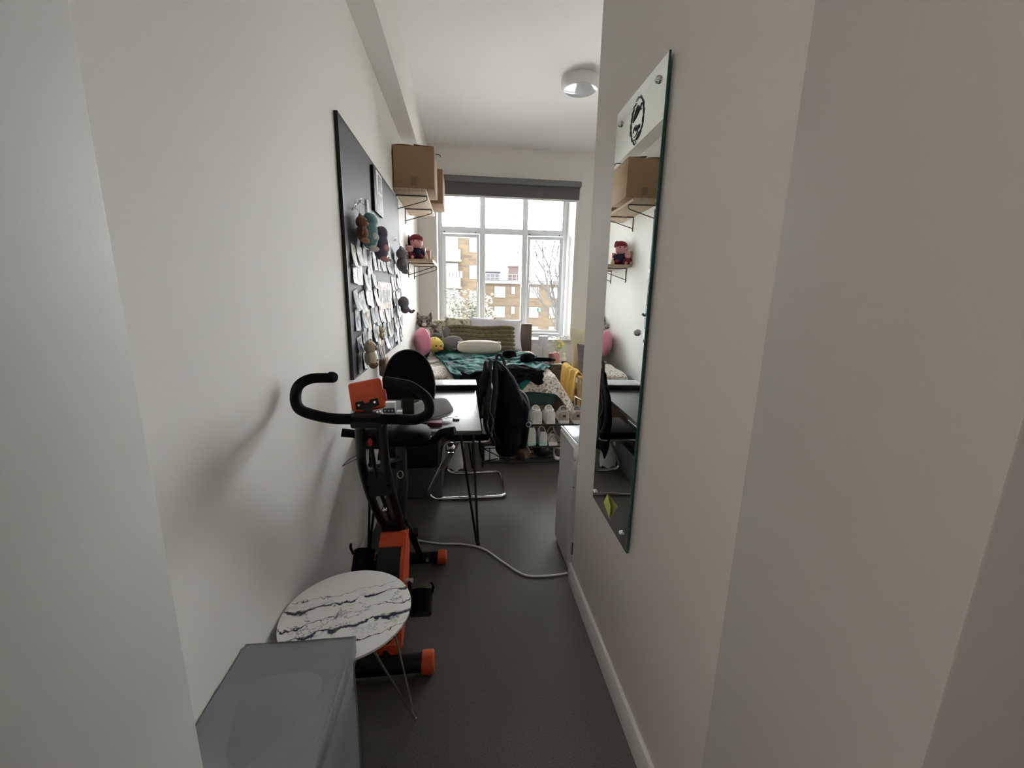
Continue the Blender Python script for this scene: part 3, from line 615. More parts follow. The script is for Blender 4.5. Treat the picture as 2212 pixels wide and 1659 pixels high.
t = T('black_umbrella', 'folded black umbrella lying across the right side of bed', 'umbrella', (.95, 4.75, .75)); P('canopy', MB().tube([(.80, 4.66, .765), (.86, 4.67, .77), (1.02, 4.68, .765)], [.015, .026, .022], 10), 'blackf', t); P('grip', MB().tube([(1.02, 4.68, .765), (1.07, 4.69, .76)], .014, 8), 'black', t)
# cushions
S1('pillow', MB().pillow((0.120, 5.830, 0.972), .72, .42, .17, (1.25, 0, 0), wob=.02), 'floralp', 'patterned olive and cream pillow leaning on the headboard', 'pillow', ang=80)
S1('pillow', MB().pillow((-0.380, 5.840, 0.952), .36, .40, .15, (1.25, 0, 0), wob=.02), 'floralp', 'patterned pillow behind the tabby cat plush', 'pillow', ang=80)
S1('pillow', MB().pillow((0.460, 5.740, 0.957), .74, .46, .18, (1.15, .05, 0), wob=.02), 'pillow', 'white satin pillow leaning behind the olive cushion', 'pillow', ang=80)
t = T('ribbed_cushion', 'long olive faux fur cushion with horizontal ribs', 'cushion', (.24, 5.55, .76))
for k in range(6):
    zz = .785+k*.052; yy = 5.52+k*.022; x0 = -.10-.022*k; x1 = .70+.004*(k % 2)
    pts = cat([(x0, yy+.01, zz+.028-(.004*k)), (x0+.22, yy-.02, zz+.012), ((x0+x1)/2, yy, zz-.008), (x1-.15, yy-.02, zz+.006), (x1, yy+.01, zz-.006)], 7)
    R_ = [.036*min(1, .45+.55*min(i, len(pts)-1-i)/3) for i in range(len(pts))]; P('rib', MB().tube(pts, R_, 10), 'olive', t)
t = T('bolster', 'cream bolster cushion lying in front of olive cushion', 'cushion', (.21, 5.17, .755))
P('bolster_body', MB().ell((.21, 5.17, .845), (.275, .09, .085), e=.7, e2=.55, nu=36, nv=14), 'cream', t)
P('piping', MB().tube([(.21+.262*sgnp(math.cos(a*PI/20), .5), 5.17+.075*sgnp(math.sin(a*PI/20), .5), .905+.004*math.sin(a*2)) for a in range(40)], .005, 5, True), 'cream', t)
S1('round_cushion', MB().lathe((-.475, 5.08, .92), [(.0, -.06), (.09, -.056), (.15, -.035), (.17, 0), (.15, .035), (.09, .056), (.0, .06)], 34, (PI/2, 0, -1.0)), 'pink', 'upright round pink velvet cushion against the left wall', 'cushion', ang=80)
t = T('duck_plush', 'yellow duck plush lying beside the pink cushion', 'plush toy', (-.33, 5.22, .76))
P('body', MB().ell((-.345, 5.24, .865), (.10, .12, .098)), 'duck', t); P('head', MB().ell((-.30, 5.17, .865), (.075, .075, .075)), 'duck', t)
P('beak', MB().ell((-.262, 5.105, .828), (.036, .03, .018), nu=10, nv=6), 'beak', t)
for k in (-1, 1): P('eye', MB().ell((-.285+k*.028, 5.10, .868), .010, nu=8, nv=6), 'bead', t)
P('tuft', MB().ell((-.33, 5.18, .952), (.012, .02, .02), (.4, 0, 0), 8, 5), 'duck', t)
t = T('whale_plush', 'grey plush with upright tail lying behind cream bolster', 'plush toy', (-.12, 5.35, .76))
P('body', MB().ell((-.12, 5.36, .855), (.15, .11, .115)), 'manta', t); P('tail', MB().ell((-.20, 5.42, 1.0), (.045, .02, .075), (0, .1, 0), 10, 8), 'manta', t)
P('fin', MB().ell((-.31, 5.44, .96), (.06, .02, .028), (0, .4, 0), 10, 6), 'manta', t); P('fin', MB().ell((-.03, 5.27, .80), (.09, .03, .025), (0, .1, .2), 10, 6), 'manta', t)
t = T('cat_plush', 'sitting tabby cat plush in the corner behind the pink cushion', 'plush toy', (-.45, 5.62, .76))
P('body', MB().ell((-.42, 5.62, .93), (.125, .09, .18), e=.85), 'cat', t); P('head', MB().ell((-.485, 5.59, 1.12), (.10, .08, .085)), 'cat', t)
for k, sg in ((-.075, -1), (.062, 1)):
    P('ear', MB().lathe((-.485+k, 5.59, 1.165), [(.036, 0), (.024, .035), (.003, .085)], 10, (0, sg*.22, 0)), 'cat', t)
    P('eye', MB().ell((-.485+k*.5, 5.515, 1.135), .012, nu=8, nv=6), 'bead', t)
P('muzzle', MB().ell((-.487, 5.515, 1.09), (.032, .018, .022), nu=10, nv=6), 'catw', t); P('collar', MB().tube([(-.455+.075*math.cos(a*PI/8), 5.60+.065*math.sin(a*PI/8), 1.045) for a in range(16)], .008, 6, True), 'catw', t)
P('bib', MB().ell((-.45, 5.545, .97), (.045, .02, .07), nu=10, nv=6), 'catw', t)
for k in (-1, 1): P('paw', MB().ell((-.42+k*.07, 5.53, .79), (.04, .05, .035), nu=10, nv=6), 'cat', t)
# bed side table
ns = T('bedside_cabinet', 'walnut bedside cabinet with two drawers right of the bed', 'cabinet', (1.29, 5.5, 0))
P('body', MB().rbox(1.125, 1.445, 5.31, 5.66, 0, .58, .004), 'walnut', ns); P('top_board', MB().rbox(1.115, 1.455, 5.295, 5.67, .58, .602, .003), 'walnut', ns)
for k in range(2): d_ = P('drawer', MB().rbox(1.14, 1.43, 5.295, 5.312, .31-.26*k, .565-.26*k, .003), 'walnut', ns); P('handle_groove', MB().box(1.2, 1.37, 5.292, 5.296, .545-.26*k, .552-.26*k), 'bead', d_)
nz_ = .602
t = T('vase', 'square dusky pink vase of yellow flowers on bedside cabinet', 'vase', (1.25, 5.42, nz_)); P('vase_body', MB().rbox(1.205, 1.29, 5.38, 5.46, nz_, nz_+.135, .006), 'mauve', t)
P('vase_neck', MB().lathe((1.248, 5.42, nz_+.13), [(.04, 0), (.034, .02)], 16), 'mauve', t)
rf = random.Random(5)
for k in range(7):
    ax, ay, hz = rf.uniform(-.075, .09), rf.uniform(-.04, .04), rf.uniform(.07, .17); bx, by, bz = 1.248+ax, 5.42+ay, nz_+.145+hz
    P('flower_stem', MB().tube(cat([(1.248, 5.42, nz_+.13), (1.248+ax*.4, 5.42+ay*.4, nz_+.14+hz*.5), (bx, by, bz)], 3), .0025, 5), 'stem', t)
    f = MB()
    for j in range(5): a = j*PI*.4; f.ell((bx+.012*math.cos(a), by-.004, bz+.012*math.sin(a)), (.011, .005, .008), (0, -a, 0), 6, 4)
    P('flower', f, 'flow' if k < 4 else 'catw', t); f = MB()
    for j in range(2): f.ell((bx-ax*.35+.022*(j-.5), by, bz-.045), (.024, .004, .008), (0, rf.uniform(-.8, .8), 0), 8, 4)
    P('leaf', f, 'leaf', t)
t = T('pillar_candle', 'dark wine-red square candle left of pink vase', 'candle', (1.165, 5.42, nz_)); P('wax', MB().rbox(1.148, 1.192, 5.40, 5.45, nz_, nz_+.135, .003), 'wine', t); P('wick', MB().tube([(1.17, 5.425, nz_+.135), (1.171, 5.425, nz_+.147)], .002, 5), 'bead', t)
t = T('figurine', 'white figurine on dark base at right of pink vase', 'figurine', (1.355, 5.42, nz_)); P('base', MB().lathe((1.355, 5.42, nz_), [(.034, 0), (.03, .03), (.012, .036)], 16), 'bead', t)
P('dress', MB().lathe((1.355, 5.42, nz_+.03), [(.03, 0), (.036, .02), (.018, .06), (.012, .07)], 16), 'catw', t); P('figure_head', MB().ell((1.355, 5.42, nz_+.12), .022, nu=10, nv=8), 'catw', t); P('topknot', MB().ell((1.355, 5.42, nz_+.148), (.007, .007, .012), nu=8, nv=5), 'catw', t)
S1('small_tray', MB().rbox(1.20, 1.31, 5.31, 5.37, nz_, nz_+.008, .002), 'paperw', 'small white card lying in front of the pink vase', 'card')
S1('alarm_clock', MB().rbox(1.13, 1.17, 5.315, 5.35, nz_, nz_+.03, .004), 'dgrey', 'tiny dark clock at left edge of bedside cabinet', 'clock')
t = T('table_lamp', 'frosted grey lamp standing between bed and bedside cabinet', 'lamp', (1.13, 5.75, 0)); P('lamp_shade', MB().lathe((1.13, 5.75, .80), [(.085, 0), (.082, .01), (.065, .13), (.06, .135)], 24), 'lampg', t); P('lamp_stem', MB().tube([(1.13, 5.75, .02), (1.13, 5.75, .81)], .007, 8), 'lampg', t); P('lamp_base', MB().lathe((1.13, 5.75, 0), [(.10, 0), (.10, .015), (.02, .022)], 20), 'lampg', t)
# twigs on the sill
t = T('twig_garland', 'string of thin dark twigs and leaves along the window sill', 'decoration', (1.35, 6.05, .862))
tw = MB(); 
for k in range(9):
    x = 1.18+k*.045; tw.tube(cat([(x-.02, 6.03, .866), (x+.01, 6.035, .882+.014*(k % 3)), (x+.045, 6.03, .87+.012*((k+1) % 3))], 3), .0022, 4)
P('twig', tw, 'dgrey', t)
for k in range(6): P('twig_leaf', MB().ell((1.20+k*.06, 6.03, .895+.012*(k % 2)), (.014, .003, .006), (0, .6*(-1)**k, 0), 8, 4), 'lampg', t)

# ------------------------------------------------------------ armchair at right
ac = T('armchair', 'beech armchair with high cream back and brass rail, by partition wall', 'armchair', (1.62, 4.7, 0))
P('backrest', MB().pillow((1.58, 5.02, .80), .52, .62, .12, (PI/2-.15, 0, .15)), 'beigeup', ac, ang=80)
P('seat', MB().rbox(1.32, 1.86, 4.40, 4.95, .34, .44, .03, 3), 'beigeup', ac)
for x in (1.29, 1.89):
    P('arm', MB().rbox(x-.025, x+.025, 4.36, 5.0, .60, .625, .008), 'beech', ac)
    P('leg', MB().tube([(x, 4.40, 0), (x, 4.40, .60)], .022, 8), 'beech', ac); P('leg', MB().tube([(x, 5.02, 0), (x, 4.97, .60)], .022, 8), 'beech', ac)
    P('side_rail', MB().rbox(x-.012, x+.012, 4.38, 5.0, .28, .32, .004), 'beech', ac)
    P('side_slat', MB().rbox(x-.008, x+.008, 4.60, 4.72, .32, .60, .003), 'beech', ac)
P('brass_rail', MB().tube([(1.19, 4.20, .44), (1.27, 4.0, .428), (1.6, 3.98, .428)], .008, 8), 'gold', ac)
P('brass_post', MB().tube([(1.19, 4.20, .44), (1.19, 4.20, .0)], .008, 8), 'gold', ac); P('brass_post', MB().tube([(1.6, 3.98, .428), (1.6, 3.98, 0)], .008, 8), 'gold', ac)
S1('square_cushion', MB().pillow((1.57, 4.80, .72), .42, .44, .13, (PI/2-.2, 0, .1)), 'dgrey', 'charcoal cushion propped against the cream armchair back', 'cushion', ang=80)
def yb(u, v):
    path = [(1.50, .47), (1.40, .52), (1.33, .64), (1.29, .665), (1.245, .64), (1.225, .54), (1.215, .42), (1.205, .34)]
    k = u*7; i_ = min(6, int(k)); f = k-i_; x = path[i_][0]*(1-f)+path[i_+1][0]*f; z = path[i_][1]*(1-f)+path[i_+1][1]*f
    w_ = .018*math.sin(v*17+u*2)+.012*math.sin(v*31+u*5); z2 = z-.07*v*(u > .6)*(u-.6)+.02*math.sin(v*9)*u
    return (x-w_*(1 if u > .4 else .2), 5.0-.56*v+.03*math.sin(u*6), z2+w_*.5+.004)
S1('mustard_blanket', MB().grid(yb, 24, 20, .012), 'yellow', 'mustard yellow blanket thrown over the armchair arm', 'blanket', ang=80)
# ------------------------------------------------------------ desk and things on it
DZ = .743
dk = T('desk', 'dark desk with black hairpin legs pushed against the left wall', 'desk', (-.24, 2.85, 0))
P('desktop', MB().rbox(-.582, .105, 2.245, 3.46, DZ-.026, DZ, .003), 'desk', dk)
for x, y, sx, sy in ((.06, 2.30, 1, -1), (-.53, 2.30, -1, -1), (.06, 3.40, 1, 1), (-.53, 3.40, -1, 1)):
    m = MB(); fx, fy = x+sx*.028, y-.02 if sy < 0 else y+.02
    for dx, dy in ((-sx*.075, 0), (0, -sy*.075)): m.tube([(x+dx, y+dy, DZ-.03), (fx+dx*.12, fy+dy*.12, .02), (fx, fy, .008)], .0075, 8)
    m.tube([(fx, fy, .0), (fx, fy, .02)], .012, 8); P('leg', m, 'black', dk)
    P('leg_plate', MB().rbox(min(x-sx*.09, x+sx*.01), max(x-sx*.09, x+sx*.01), min(y-sy*.09, y+sy*.01), max(y-sy*.09, y+sy*.01), DZ-.031, DZ-.026, .001), 'black', dk)
t = T('monitor_riser', 'white topped riser with black edge at the far end of desk', 'stand', (-.08, 3.36, DZ))
P('riser_top', MB().rbox(-.27, .112, 3.24, 3.44, DZ+.040, DZ+.047, .002), 'white', t); P('riser_body', MB().rbox(-.262, .105, 3.25, 3.43, DZ, DZ+.040, .003), 'black', t)
S1('paper_stack', MB().rbox(-.56, -.30, 3.0, 3.38, DZ, DZ+.03, .003), 'paperw', 'stack of white papers beside the riser near the wall', 'papers')
t = T('zip_case', 'grey zipped case leaning on the near end of desk', 'case', (-.19, 2.48, DZ))
m = MB().ell((0, 0, 0), (.125, .085, .022), e=.5, e2=.5, nu=28, nv=8).xf(Matrix.Translation((-.19, 2.50, DZ+.055)) @ Euler((.42, -.12, .35)).to_matrix().to_4x4()); P('case_shell', m, 'caseg', t)
m = MB().tube([(.124*sgnp(math.cos(a*PI/16), .5), .084*sgnp(math.sin(a*PI/16), .5), 0) for a in range(32)], .0045, 5, True).xf(Matrix.Translation((-.19, 2.50, DZ+.055)) @ Euler((.42, -.12, .35)).to_matrix().to_4x4()); P('zip', m, 'steel', t)
S1('small_box', MB().rbox(-.20, -.12, 2.33, 2.42, DZ, DZ+.022, .003), 'wine', 'small dark red box under the grey zipped case', 'box')
t = T('padlock', 'small silver padlock lying near the front of desk', 'padlock', (-.04, 2.47, DZ)); P('lock_body', MB().rbox(-.06, -.02, 2.44, 2.475, DZ, DZ+.012, .003), 'steel', t)
P('shackle', MB().tube(cat([(-.053, 2.475, DZ+.006), (-.053, 2.50, DZ+.006), (-.04, 2.512, DZ+.006), (-.027, 2.50, DZ+.006), (-.027, 2.475, DZ+.006)], 4), .003, 6), 'steel', t)
t = T('key', 'small key beside the padlock', 'key', (-.08, 2.50, DZ)); P('blade', MB().rbox(-.10, -.065, 2.50, 2.506, DZ, DZ+.003, .001), 'steel', t); P('bow', MB().lathe((-.105, 2.505, DZ), [(.009, 0), (.009, .003)], 12), 'steel', t)
t = T('blister_pack', 'white and dark teal box with three dots behind the handlebar', 'box', (-.46, 2.63, DZ)); P('carton', MB().rbox(-.50, -.425, 2.60, 2.65, DZ, DZ+.075, .003), 'paperw', t); P('label_band', MB().box(-.499, -.426, 2.5985, 2.60, DZ+.01, DZ+.038), 'sheet', t)
for k in range(3): P('dot', MB().lathe((-.485+k*.022, 2.5985, DZ+.024), [(.006, 0), (.006, .002)], 10, (PI/2, 0, 0)), 'white', t)
S1('green_box', MB().rbox(-.41, -.29, 2.75, 2.82, DZ, DZ+.085, .004), 'green', 'dark green patterned box on the desk behind the bike seat', 'box')
S1('small_white_box', MB().rbox(-.41, -.36, 2.54, 2.60, DZ, DZ+.03, .004), 'white', 'tiny white box on desk in front of the green box', 'box')

# ------------------------------------------------------------ under the desk
t = T('storage_crate', 'dark grey felt storage box on floor under the desk', 'storage box', (-.33, 3.1, 0))
m = MB(); y0, y1 = 2.90, 3.36; m.rbox(-.52, -.155, y0, y1, 0, .012, .003)
for a in ((-.52, -.51, y0, y1), (-.165, -.155, y0, y1), (-.51, -.165, y0, y0+.01), (-.51, -.165, y1-.01, y1)): m.rbox(*a, .0, .24, .003)
P('felt_body', m, 'woven', t); P('inner_bag', MB().rbox(-.50, -.175, y0+.02, y1-.02, .014, .22, .02), 'blackf', t)
S1('black_case', MB().rbox(-.53, -.18, 2.86, 3.34, .262, .47, .02), 'black', 'black case stacked on the grey felt box under the desk', 'case')
def crump(u, v): 
    a = 2*PI*u; r = .075*(1+.35*noise.noise(Vector((math.cos(a)*1.6, math.sin(a)*1.6, v*3)))); return (-.06+r*math.cos(a)*(1-.25*v), 3.42+.05*math.sin(a), .01+.26*v+.012*math.sin(a*5))
S1('carrier_bag', MB().grid(crump, 26, 8, .002), 'paperw', 'crumpled pale carrier bag standing on the floor behind the chair', 'bag')

# ------------------------------------------------------------ cantilever chair with backpack
ch = T('cantilever_chair', 'chrome cantilever chair with black seat drawn back from the desk', 'chair', (.05, 3.07, 0))
yn, yf = 2.86, 3.30
side = lambda y, o=0: [(x+o*max(0, min(1, (.10-x)*4)), yy_, z) for x, yy_, z in [(.04, y, .014), (-.16, y, .014), (-.225, y, .03), (-.248, y, .075), (-.215, y, .16), (-.15, y, .30), (-.13, y, .42), (-.09, y, .45), (.0, y, .455), (.15, y, .45), (.195, y, .47), (.21, y, .54), (.22, y, .80)]]
fr = cat(side(yn), 5)[::-1]+cat([(.06, yn, .014), (.25, yn, .014), (.30, yn+.02, .014), (.315, yn+.07, .014), (.315, yf-.07, .014), (.30, yf-.02, .014), (.25, yf, .014), (.06, yf, .014)], 4)+cat(side(yf, .11), 5)
P('tube_frame', MB().tube(fr, .0125, 10), 'chrome', ch)
P('seat', MB().rbox(-.11, .20, 2.87, 3.29, .455, .50, .018, 3), 'vinyl', ch); P('backrest', MB().rbox(.198, .226, 2.84, 3.32, .57, .84, .014, 3), 'vinyl', ch)
t = T('chrome_ball', 'chrome ball ornament hanging by the near front corner of the chair', 'ornament', (-.075, 2.70, .45)); P('ball', MB().ell((-.08, 2.70, .475), .036, nu=24, nv=16), 'chrome', t)
P('collar', MB().lathe((-.083, 2.70, .425), [(.012, 0), (.02, .012)], 14), 'chrome', t); P('tapered_stem', MB().tube([(-.086, 2.70, .43), (-.12, 2.74, .34), (-.15, 2.80, .28)], [.012, .02, .014], 10), 'steel', t)
# backpack
bp = T('backpack', 'large black backpack hanging from the back of the chair', 'backpack', (.36, 3.0, .34))
def ring_loft(secs, n=20, e=.75):
    vs = []; fs = []
    for (cx, cy, z, rx, ry) in secs:
        for i in range(n):
            a = 2*PI*i/n; k = 1+.05*noise.noise(Vector((math.cos(a)*2, math.sin(a)*2, z*7))); vs.append((cx+rx*sgnp(math.cos(a), e)*k, cy+ry*sgnp(math.sin(a), e)*k, z))
    L = len(secs)
    for j in range(L-1):
        for i in range(n): fs.append((j*n+i, j*n+(i+1) % n, (j+1)*n+(i+1) % n, (j+1)*n+i))
    fs.append(tuple(range(n))[::-1]); fs.append(tuple(range((L-1)*n, L*n))); m = MB(); m.add(vs, fs); return m
P('pack_body', ring_loft([(.33, 3.0, .315, .05, .10), (.335, 3.0, .33, .085, .14), (.345, 3.0, .42, .105, .165), (.35, 3.0, .55, .115, .175), (.355, 3.0, .70, .105, .17), (.345, 3.0, .80, .085, .155), (.32, 3.0, .90, .06, .12), (.29, 3.0, .97, .035, .07), (.28, 3.0, .985, .015, .03)]), 'blackf', bp, ang=70)
P('front_pocket', ring_loft([(.43, 3.0, .37, .03, .10), (.44, 3.0, .40, .045, .13), (.45, 3.0, .55, .05, .14), (.455, 3.0, .68, .042, .13), (.43, 3.0, .75, .02, .09)], 16), 'blackf', bp, ang=70)
P('side_pocket', ring_loft([(.35, 2.85, .38, .05, .02), (.35, 2.835, .42, .07, .035), (.35, 2.84, .54, .068, .03), (.35, 2.85, .57, .05, .015)], 14), 'blackf', bp, ang=70)
zp = cat([(.40, 2.845, .84), (.452, 2.852, .79), (.478, 2.86, .70), (.472, 2.86, .60)], 6); P('zip', MB().tube(zp, .005, 6), 'steel', bp)
for k, dx in ((0, 0), (1, .04)): P('shoulder_strap', MB().tube(cat([(.28+dx, 2.93, .96), (.20+dx*.8, 2.88, 1.04+.0*dx), (.19+dx, 2.85, .92), (.17+dx*1.2, 2.83, .75), (.16+dx, 2.84, .58), (.23+dx, 2.86, .42)], 6), [.020]*31, 8, flat=.35), 'web', bp)
P('strap_webbing', MB().tube(cat([(.205, 2.84, .84), (.19, 2.825, .70), (.215, 2.82, .62), (.20, 2.83, .52)], 6), .008, 6, flat=.4), 'dgrey', bp)
P('top_loop', MB().tube(cat([(.27, 2.97, .97), (.245, 2.95, 1.05), (.265, 2.95, 1.075), (.30, 2.98, 1.02), (.31, 3.0, .95)], 5), .012, 7), 'web', bp)
kr = P('keyring', MB().tube([(.475+.018*math.cos(a*PI/6), 2.86, .575+.018*math.sin(a*PI/6)) for a in range(12)], .003, 5, True), 'chrome', bp)
def jk(u, v):
    y = 2.84+.5*u; return (.172-.055*math.sin(v*PI*.9)+.018*noise.noise(Vector((u*7, v*4, 3)))+.03*v*(u-.5), y, 1.0-.12*abs(u-.4)-.64*v+.02*math.sin(u*14))
S1('black_jacket', MB().grid(jk, 26, 24, .014), 'blackf', 'black jacket hanging between the desk edge and the backpack', 'clothing', ang=80)
# fix: jacket sits on inner side of the chair back

# ------------------------------------------------------------ shoe rack and shoes
rk = T('shoe_rack', 'low dark metal shoe rack standing at the foot of the bed', 'shoe rack', (.64, 3.6, 0))
RY0, RY1, RX0, RX1 = 3.44, 3.74, .17, 1.13
for x in (RX0, RX1): P('side_frame', MB().tube(cat([(x, RY0, 0), (x, RY0, .36), (x, RY0+.02, .375), (x, RY1-.02, .375), (x, RY1, .36), (x, RY1, 0)], 2), .007, 6), 'black', rk)
for z in (.038, .175, .378):
    for y in (RY0+.005, RY0+.10, RY0+.20, RY1-.005): P('shelf_bar', MB().tube([(RX0, y, z), (RX1, y, z)], .005, 6), 'black', rk)
def shoe(name, lab, grp, x, y, z, rot, L, Wd, H, up, sole, lin, heel_tab=None, tilt=0, high=0):
    t = T(name, lab, 'shoe', (x, y, z), grp)
    X = Matrix.Translation((x, y, z)) @ Matrix.Rotation(rot, 4, 'Z') @ Matrix.Rotation(tilt, 4, 'X')
    # heel at local y=0, toe at y=L
    wp = [(0, .66), (.06, .80), (.25, .80), (.45, .84), (.68, 1.0), (.85, .92), (.95, .66), (1, .30)]
    def W(q):
        for (a, b), (c_, d_) in zip(wp, wp[1:]):
            if q <= c_: k = (q-a)/(c_-a); k = k*k*(3-2*k); return (b+(d_-b)*k)*Wd/2
        return wp[-1][1]*Wd/2
    out = [(W(q/16), q/16*L) for q in range(17)]; pol = out+[(-a, b) for a, b in out[::-1]]
    m = MB().prism([(a*1.05, b) for a, b in pol], 0, .026, 'z').xf(X); P('sole', m, sole, t)
    hp = [(0, .86), (.10, .84), (.26, .78+high*.2), (.42, 1.0+high), (.55, .68), (.72, .50), (.88, .38), (1, .20)]
    def Hh(q):
        for (a, b), (c_, d_) in zip(hp, hp[1:]):
            if q <= c_: k = (q-a)/(c_-a); return (b+(d_-b)*k)*H
        return .2*H
    N = 16; n = 16; vs = []; fs = []
    for j in range(N+1):
        q = j/N; wv = W(q); hh = Hh(q)
        for i in range(n):
            a = PI*i/(n-1); cx = math.cos(a); sz = math.sin(a)
            vs.append((wv*sgnp(cx, .5)*(1-.14*sz*q-.06*sz), q*L+(.012*(1-sz) if j == 0 else 0), .022+(hh-.022)*sgnp(sz, .42)))
    for j in range(N):
        for i in range(n-1): fs.append((j*n+i, j*n+i+1, (j+1)*n+i+1, (j+1)*n+i))
        fs.append((j*n+n-1, j*n, (j+1)*n, (j+1)*n+n-1))
    fs.append(tuple(range(n))); fs.append(tuple(range(N*n, (N+1)*n))[::-1])
    m = MB(); m.add(vs, fs); m.xf(X); P('upper', m, up, t, ang=60)
    q0, q1 = .03, .42; cl = []
    for a in range(20):
        an = a*PI/10; q = (q0+q1)/2+(q1-q0)/2*math.cos(an); cl.append(X @ Vector((W(q)*.74*math.sin(an), q*L+.004, Hh(q)-.001)))
    P('collar', MB().tube(cl, .0055, 6, True), up, t); m = MB(); cc = sum(cl, Vector())/20; m.add([cc-Vector((0, 0, -.001))]+cl, [(0, i+1, (i+1) % 20+1) for i in range(20)]); P('lining', m, lin, t)
    m = MB(); 
    for k in range(4):
        q = .46+k*.07; m.tube([X @ Vector((W(q)*.42*c_, q*L, Hh(q)*(1.0 if c_ == 0 else .95)+.004)) for c_ in (-1, 0, 1)], .003, 5)
    P('laces', m, sole, t)
    if heel_tab: P('heel_tab', MB().rbox(-.013, .013, -.004, .004, H*.45, H*.62, .002).xf(X), heel_tab, t)
    return t
gw = 'white trainers on the top rack'
for x, lb in ((.652, 'left of the white trainers on top rack tier, heel outward'), (.772, 'right of the white trainers on top rack tier, heel outward')):
    shoe('trainer', lb, None, x, 3.455, .384, 0, .27, .108, .142, 'shoew', 'sole', 'shoeg')
for x, lb in ((.893, 'left of the beige and grey trainers on top rack tier'), (1.018, 'rightmost beige and grey trainer on top rack tier')):
    shoe('trainer', lb, None, x, 3.455, .384, -.12, .28, .114, .130, 'shoeb', 'sole', 'shoed', 'shoed')
shoe('trainer', 'high white boot leaning beside backpack on middle rack tier', None, .612, 3.46, .181, .12, .27, .100, .19, 'shoew', 'mint', 'shoed')
shoe('trainer', 'white trainer with mint sole on middle rack tier', None, .712, 3.455, .181, 0, .27, .098, .145, 'shoew', 'mint', 'shoed')
for x, lb in ((.925, 'left of the grey trainers with dark lining on middle tier'), (1.017, 'right of the grey trainers with dark lining on middle tier')):
    shoe('trainer', lb, None, x, 3.49, .181, -.05, .25, .088, .11, 'shoeg', 'sole', 'shoed')
t = T('sandal', 'cream strappy sandal on middle rack tier between trainers', 'shoe', (.81, 3.47, .181))
P('sole', MB().prism([(.76, 3.45), (.84, 3.45), (.865, 3.55), (.87, 3.66), (.84, 3.70), (.79, 3.69), (.77, 3.6)], .181, .212, 'z'), 'sole', t)
for k in range(3): P('strap', MB().tube(cat([(.765, 3.49+k*.065, .205), (.80, 3.485+k*.065, .262+.018*k), (.835, 3.49+k*.065, .258+.018*k), (.862, 3.50+k*.065, .205)], 5), .014, 8, flat=.35), 'shoeb', t)
S1('white_box', MB().rbox(1.055, 1.12, 3.46, 3.72, .181, .33, .004), 'paperw', 'white cardboard box at right end of middle rack tier', 'box')
t = T('slipper', 'beige slipper hanging over the lowest rack tier beside air unit', 'shoe', (.87, 3.5, .045)); P('sole', MB().ell((.875, 3.56, .09), (.05, .13, .018), (.35, .35, -.2), e=.6), 'sole', t); P('upper', MB().ell((.88, 3.60, .125), (.05, .08, .035), (.35, .35, -.2)), 'shoeb', t); P('lining', MB().ell((.865, 3.51, .095), (.035, .06, .012), (.35, .35, -.2)), 'shoed', t)
t = T('glossy_bag', 'glossy black round bag on the lowest rack tier', 'bag', (.72, 3.55, .043)); P('bag_body', MB().ell((.725, 3.56, .112), (.085, .09, .07), e=.85), 'black', t); P('clasp', MB().rbox(.70, .735, 3.475, 3.487, .150, .162, .003), 'chrome', t); P('bag_handle', MB().tube(cat([(.68, 3.54, .165), (.70, 3.53, .20-.03), (.75, 3.53, .17), (.77, 3.54, .165)], 4), .006, 6), 'black', t)
t = T('brown_shoe', 'brown leather shoe left of the glossy black bag, lowest tier', 'shoe', (.56, 3.5, .043)); P('upper', MB().ell((.56, 3.57, .085), (.055, .13, .042), e=.8), 'brownl', t); P('sole', MB().ell((.56, 3.57, .052), (.06, .135, .010), e=.4), 'shoed', t)
t = T('brown_shoe', 'dark brown shoe nearest the backpack on the lowest tier', 'shoe', (.43, 3.5, .043)); P('upper', MB().ell((.43, 3.57, .085), (.055, .13, .042), e=.8), 'brownl', t); P('sole', MB().ell((.43, 3.57, .052), (.06, .135, .010), e=.4), 'shoed', t)
t = T('fabric_bag', 'white bag with black straps lying at left end of shoe rack', 'bag', (.25, 3.5, .045))
P('bag_panel', MB().rbox(.19, .32, 3.46, 3.52, .047, .165, .012), 'paperw', t)
for a, b in (((.185, 3.455, .165), (.325, 3.455, .085)), ((.235, 3.456, .17), (.235, 3.456, .045)), ((.19, 3.455, .05), (.31, 3.455, .07))): P('strap', MB().tube([a, b], .005, 6), 'black', t)
t = T('shoelace_tag', 'pale ribbon tag dangling below the white boot', 'tag', (.57, 3.43, .1)); P('ribbon', MB().tube(cat([(.565, 3.435, .27), (.555, 3.43, .20), (.575, 3.43, .17), (.60, 3.43, .125)], 5), .007, 6, flat=.3), 'catw', t)

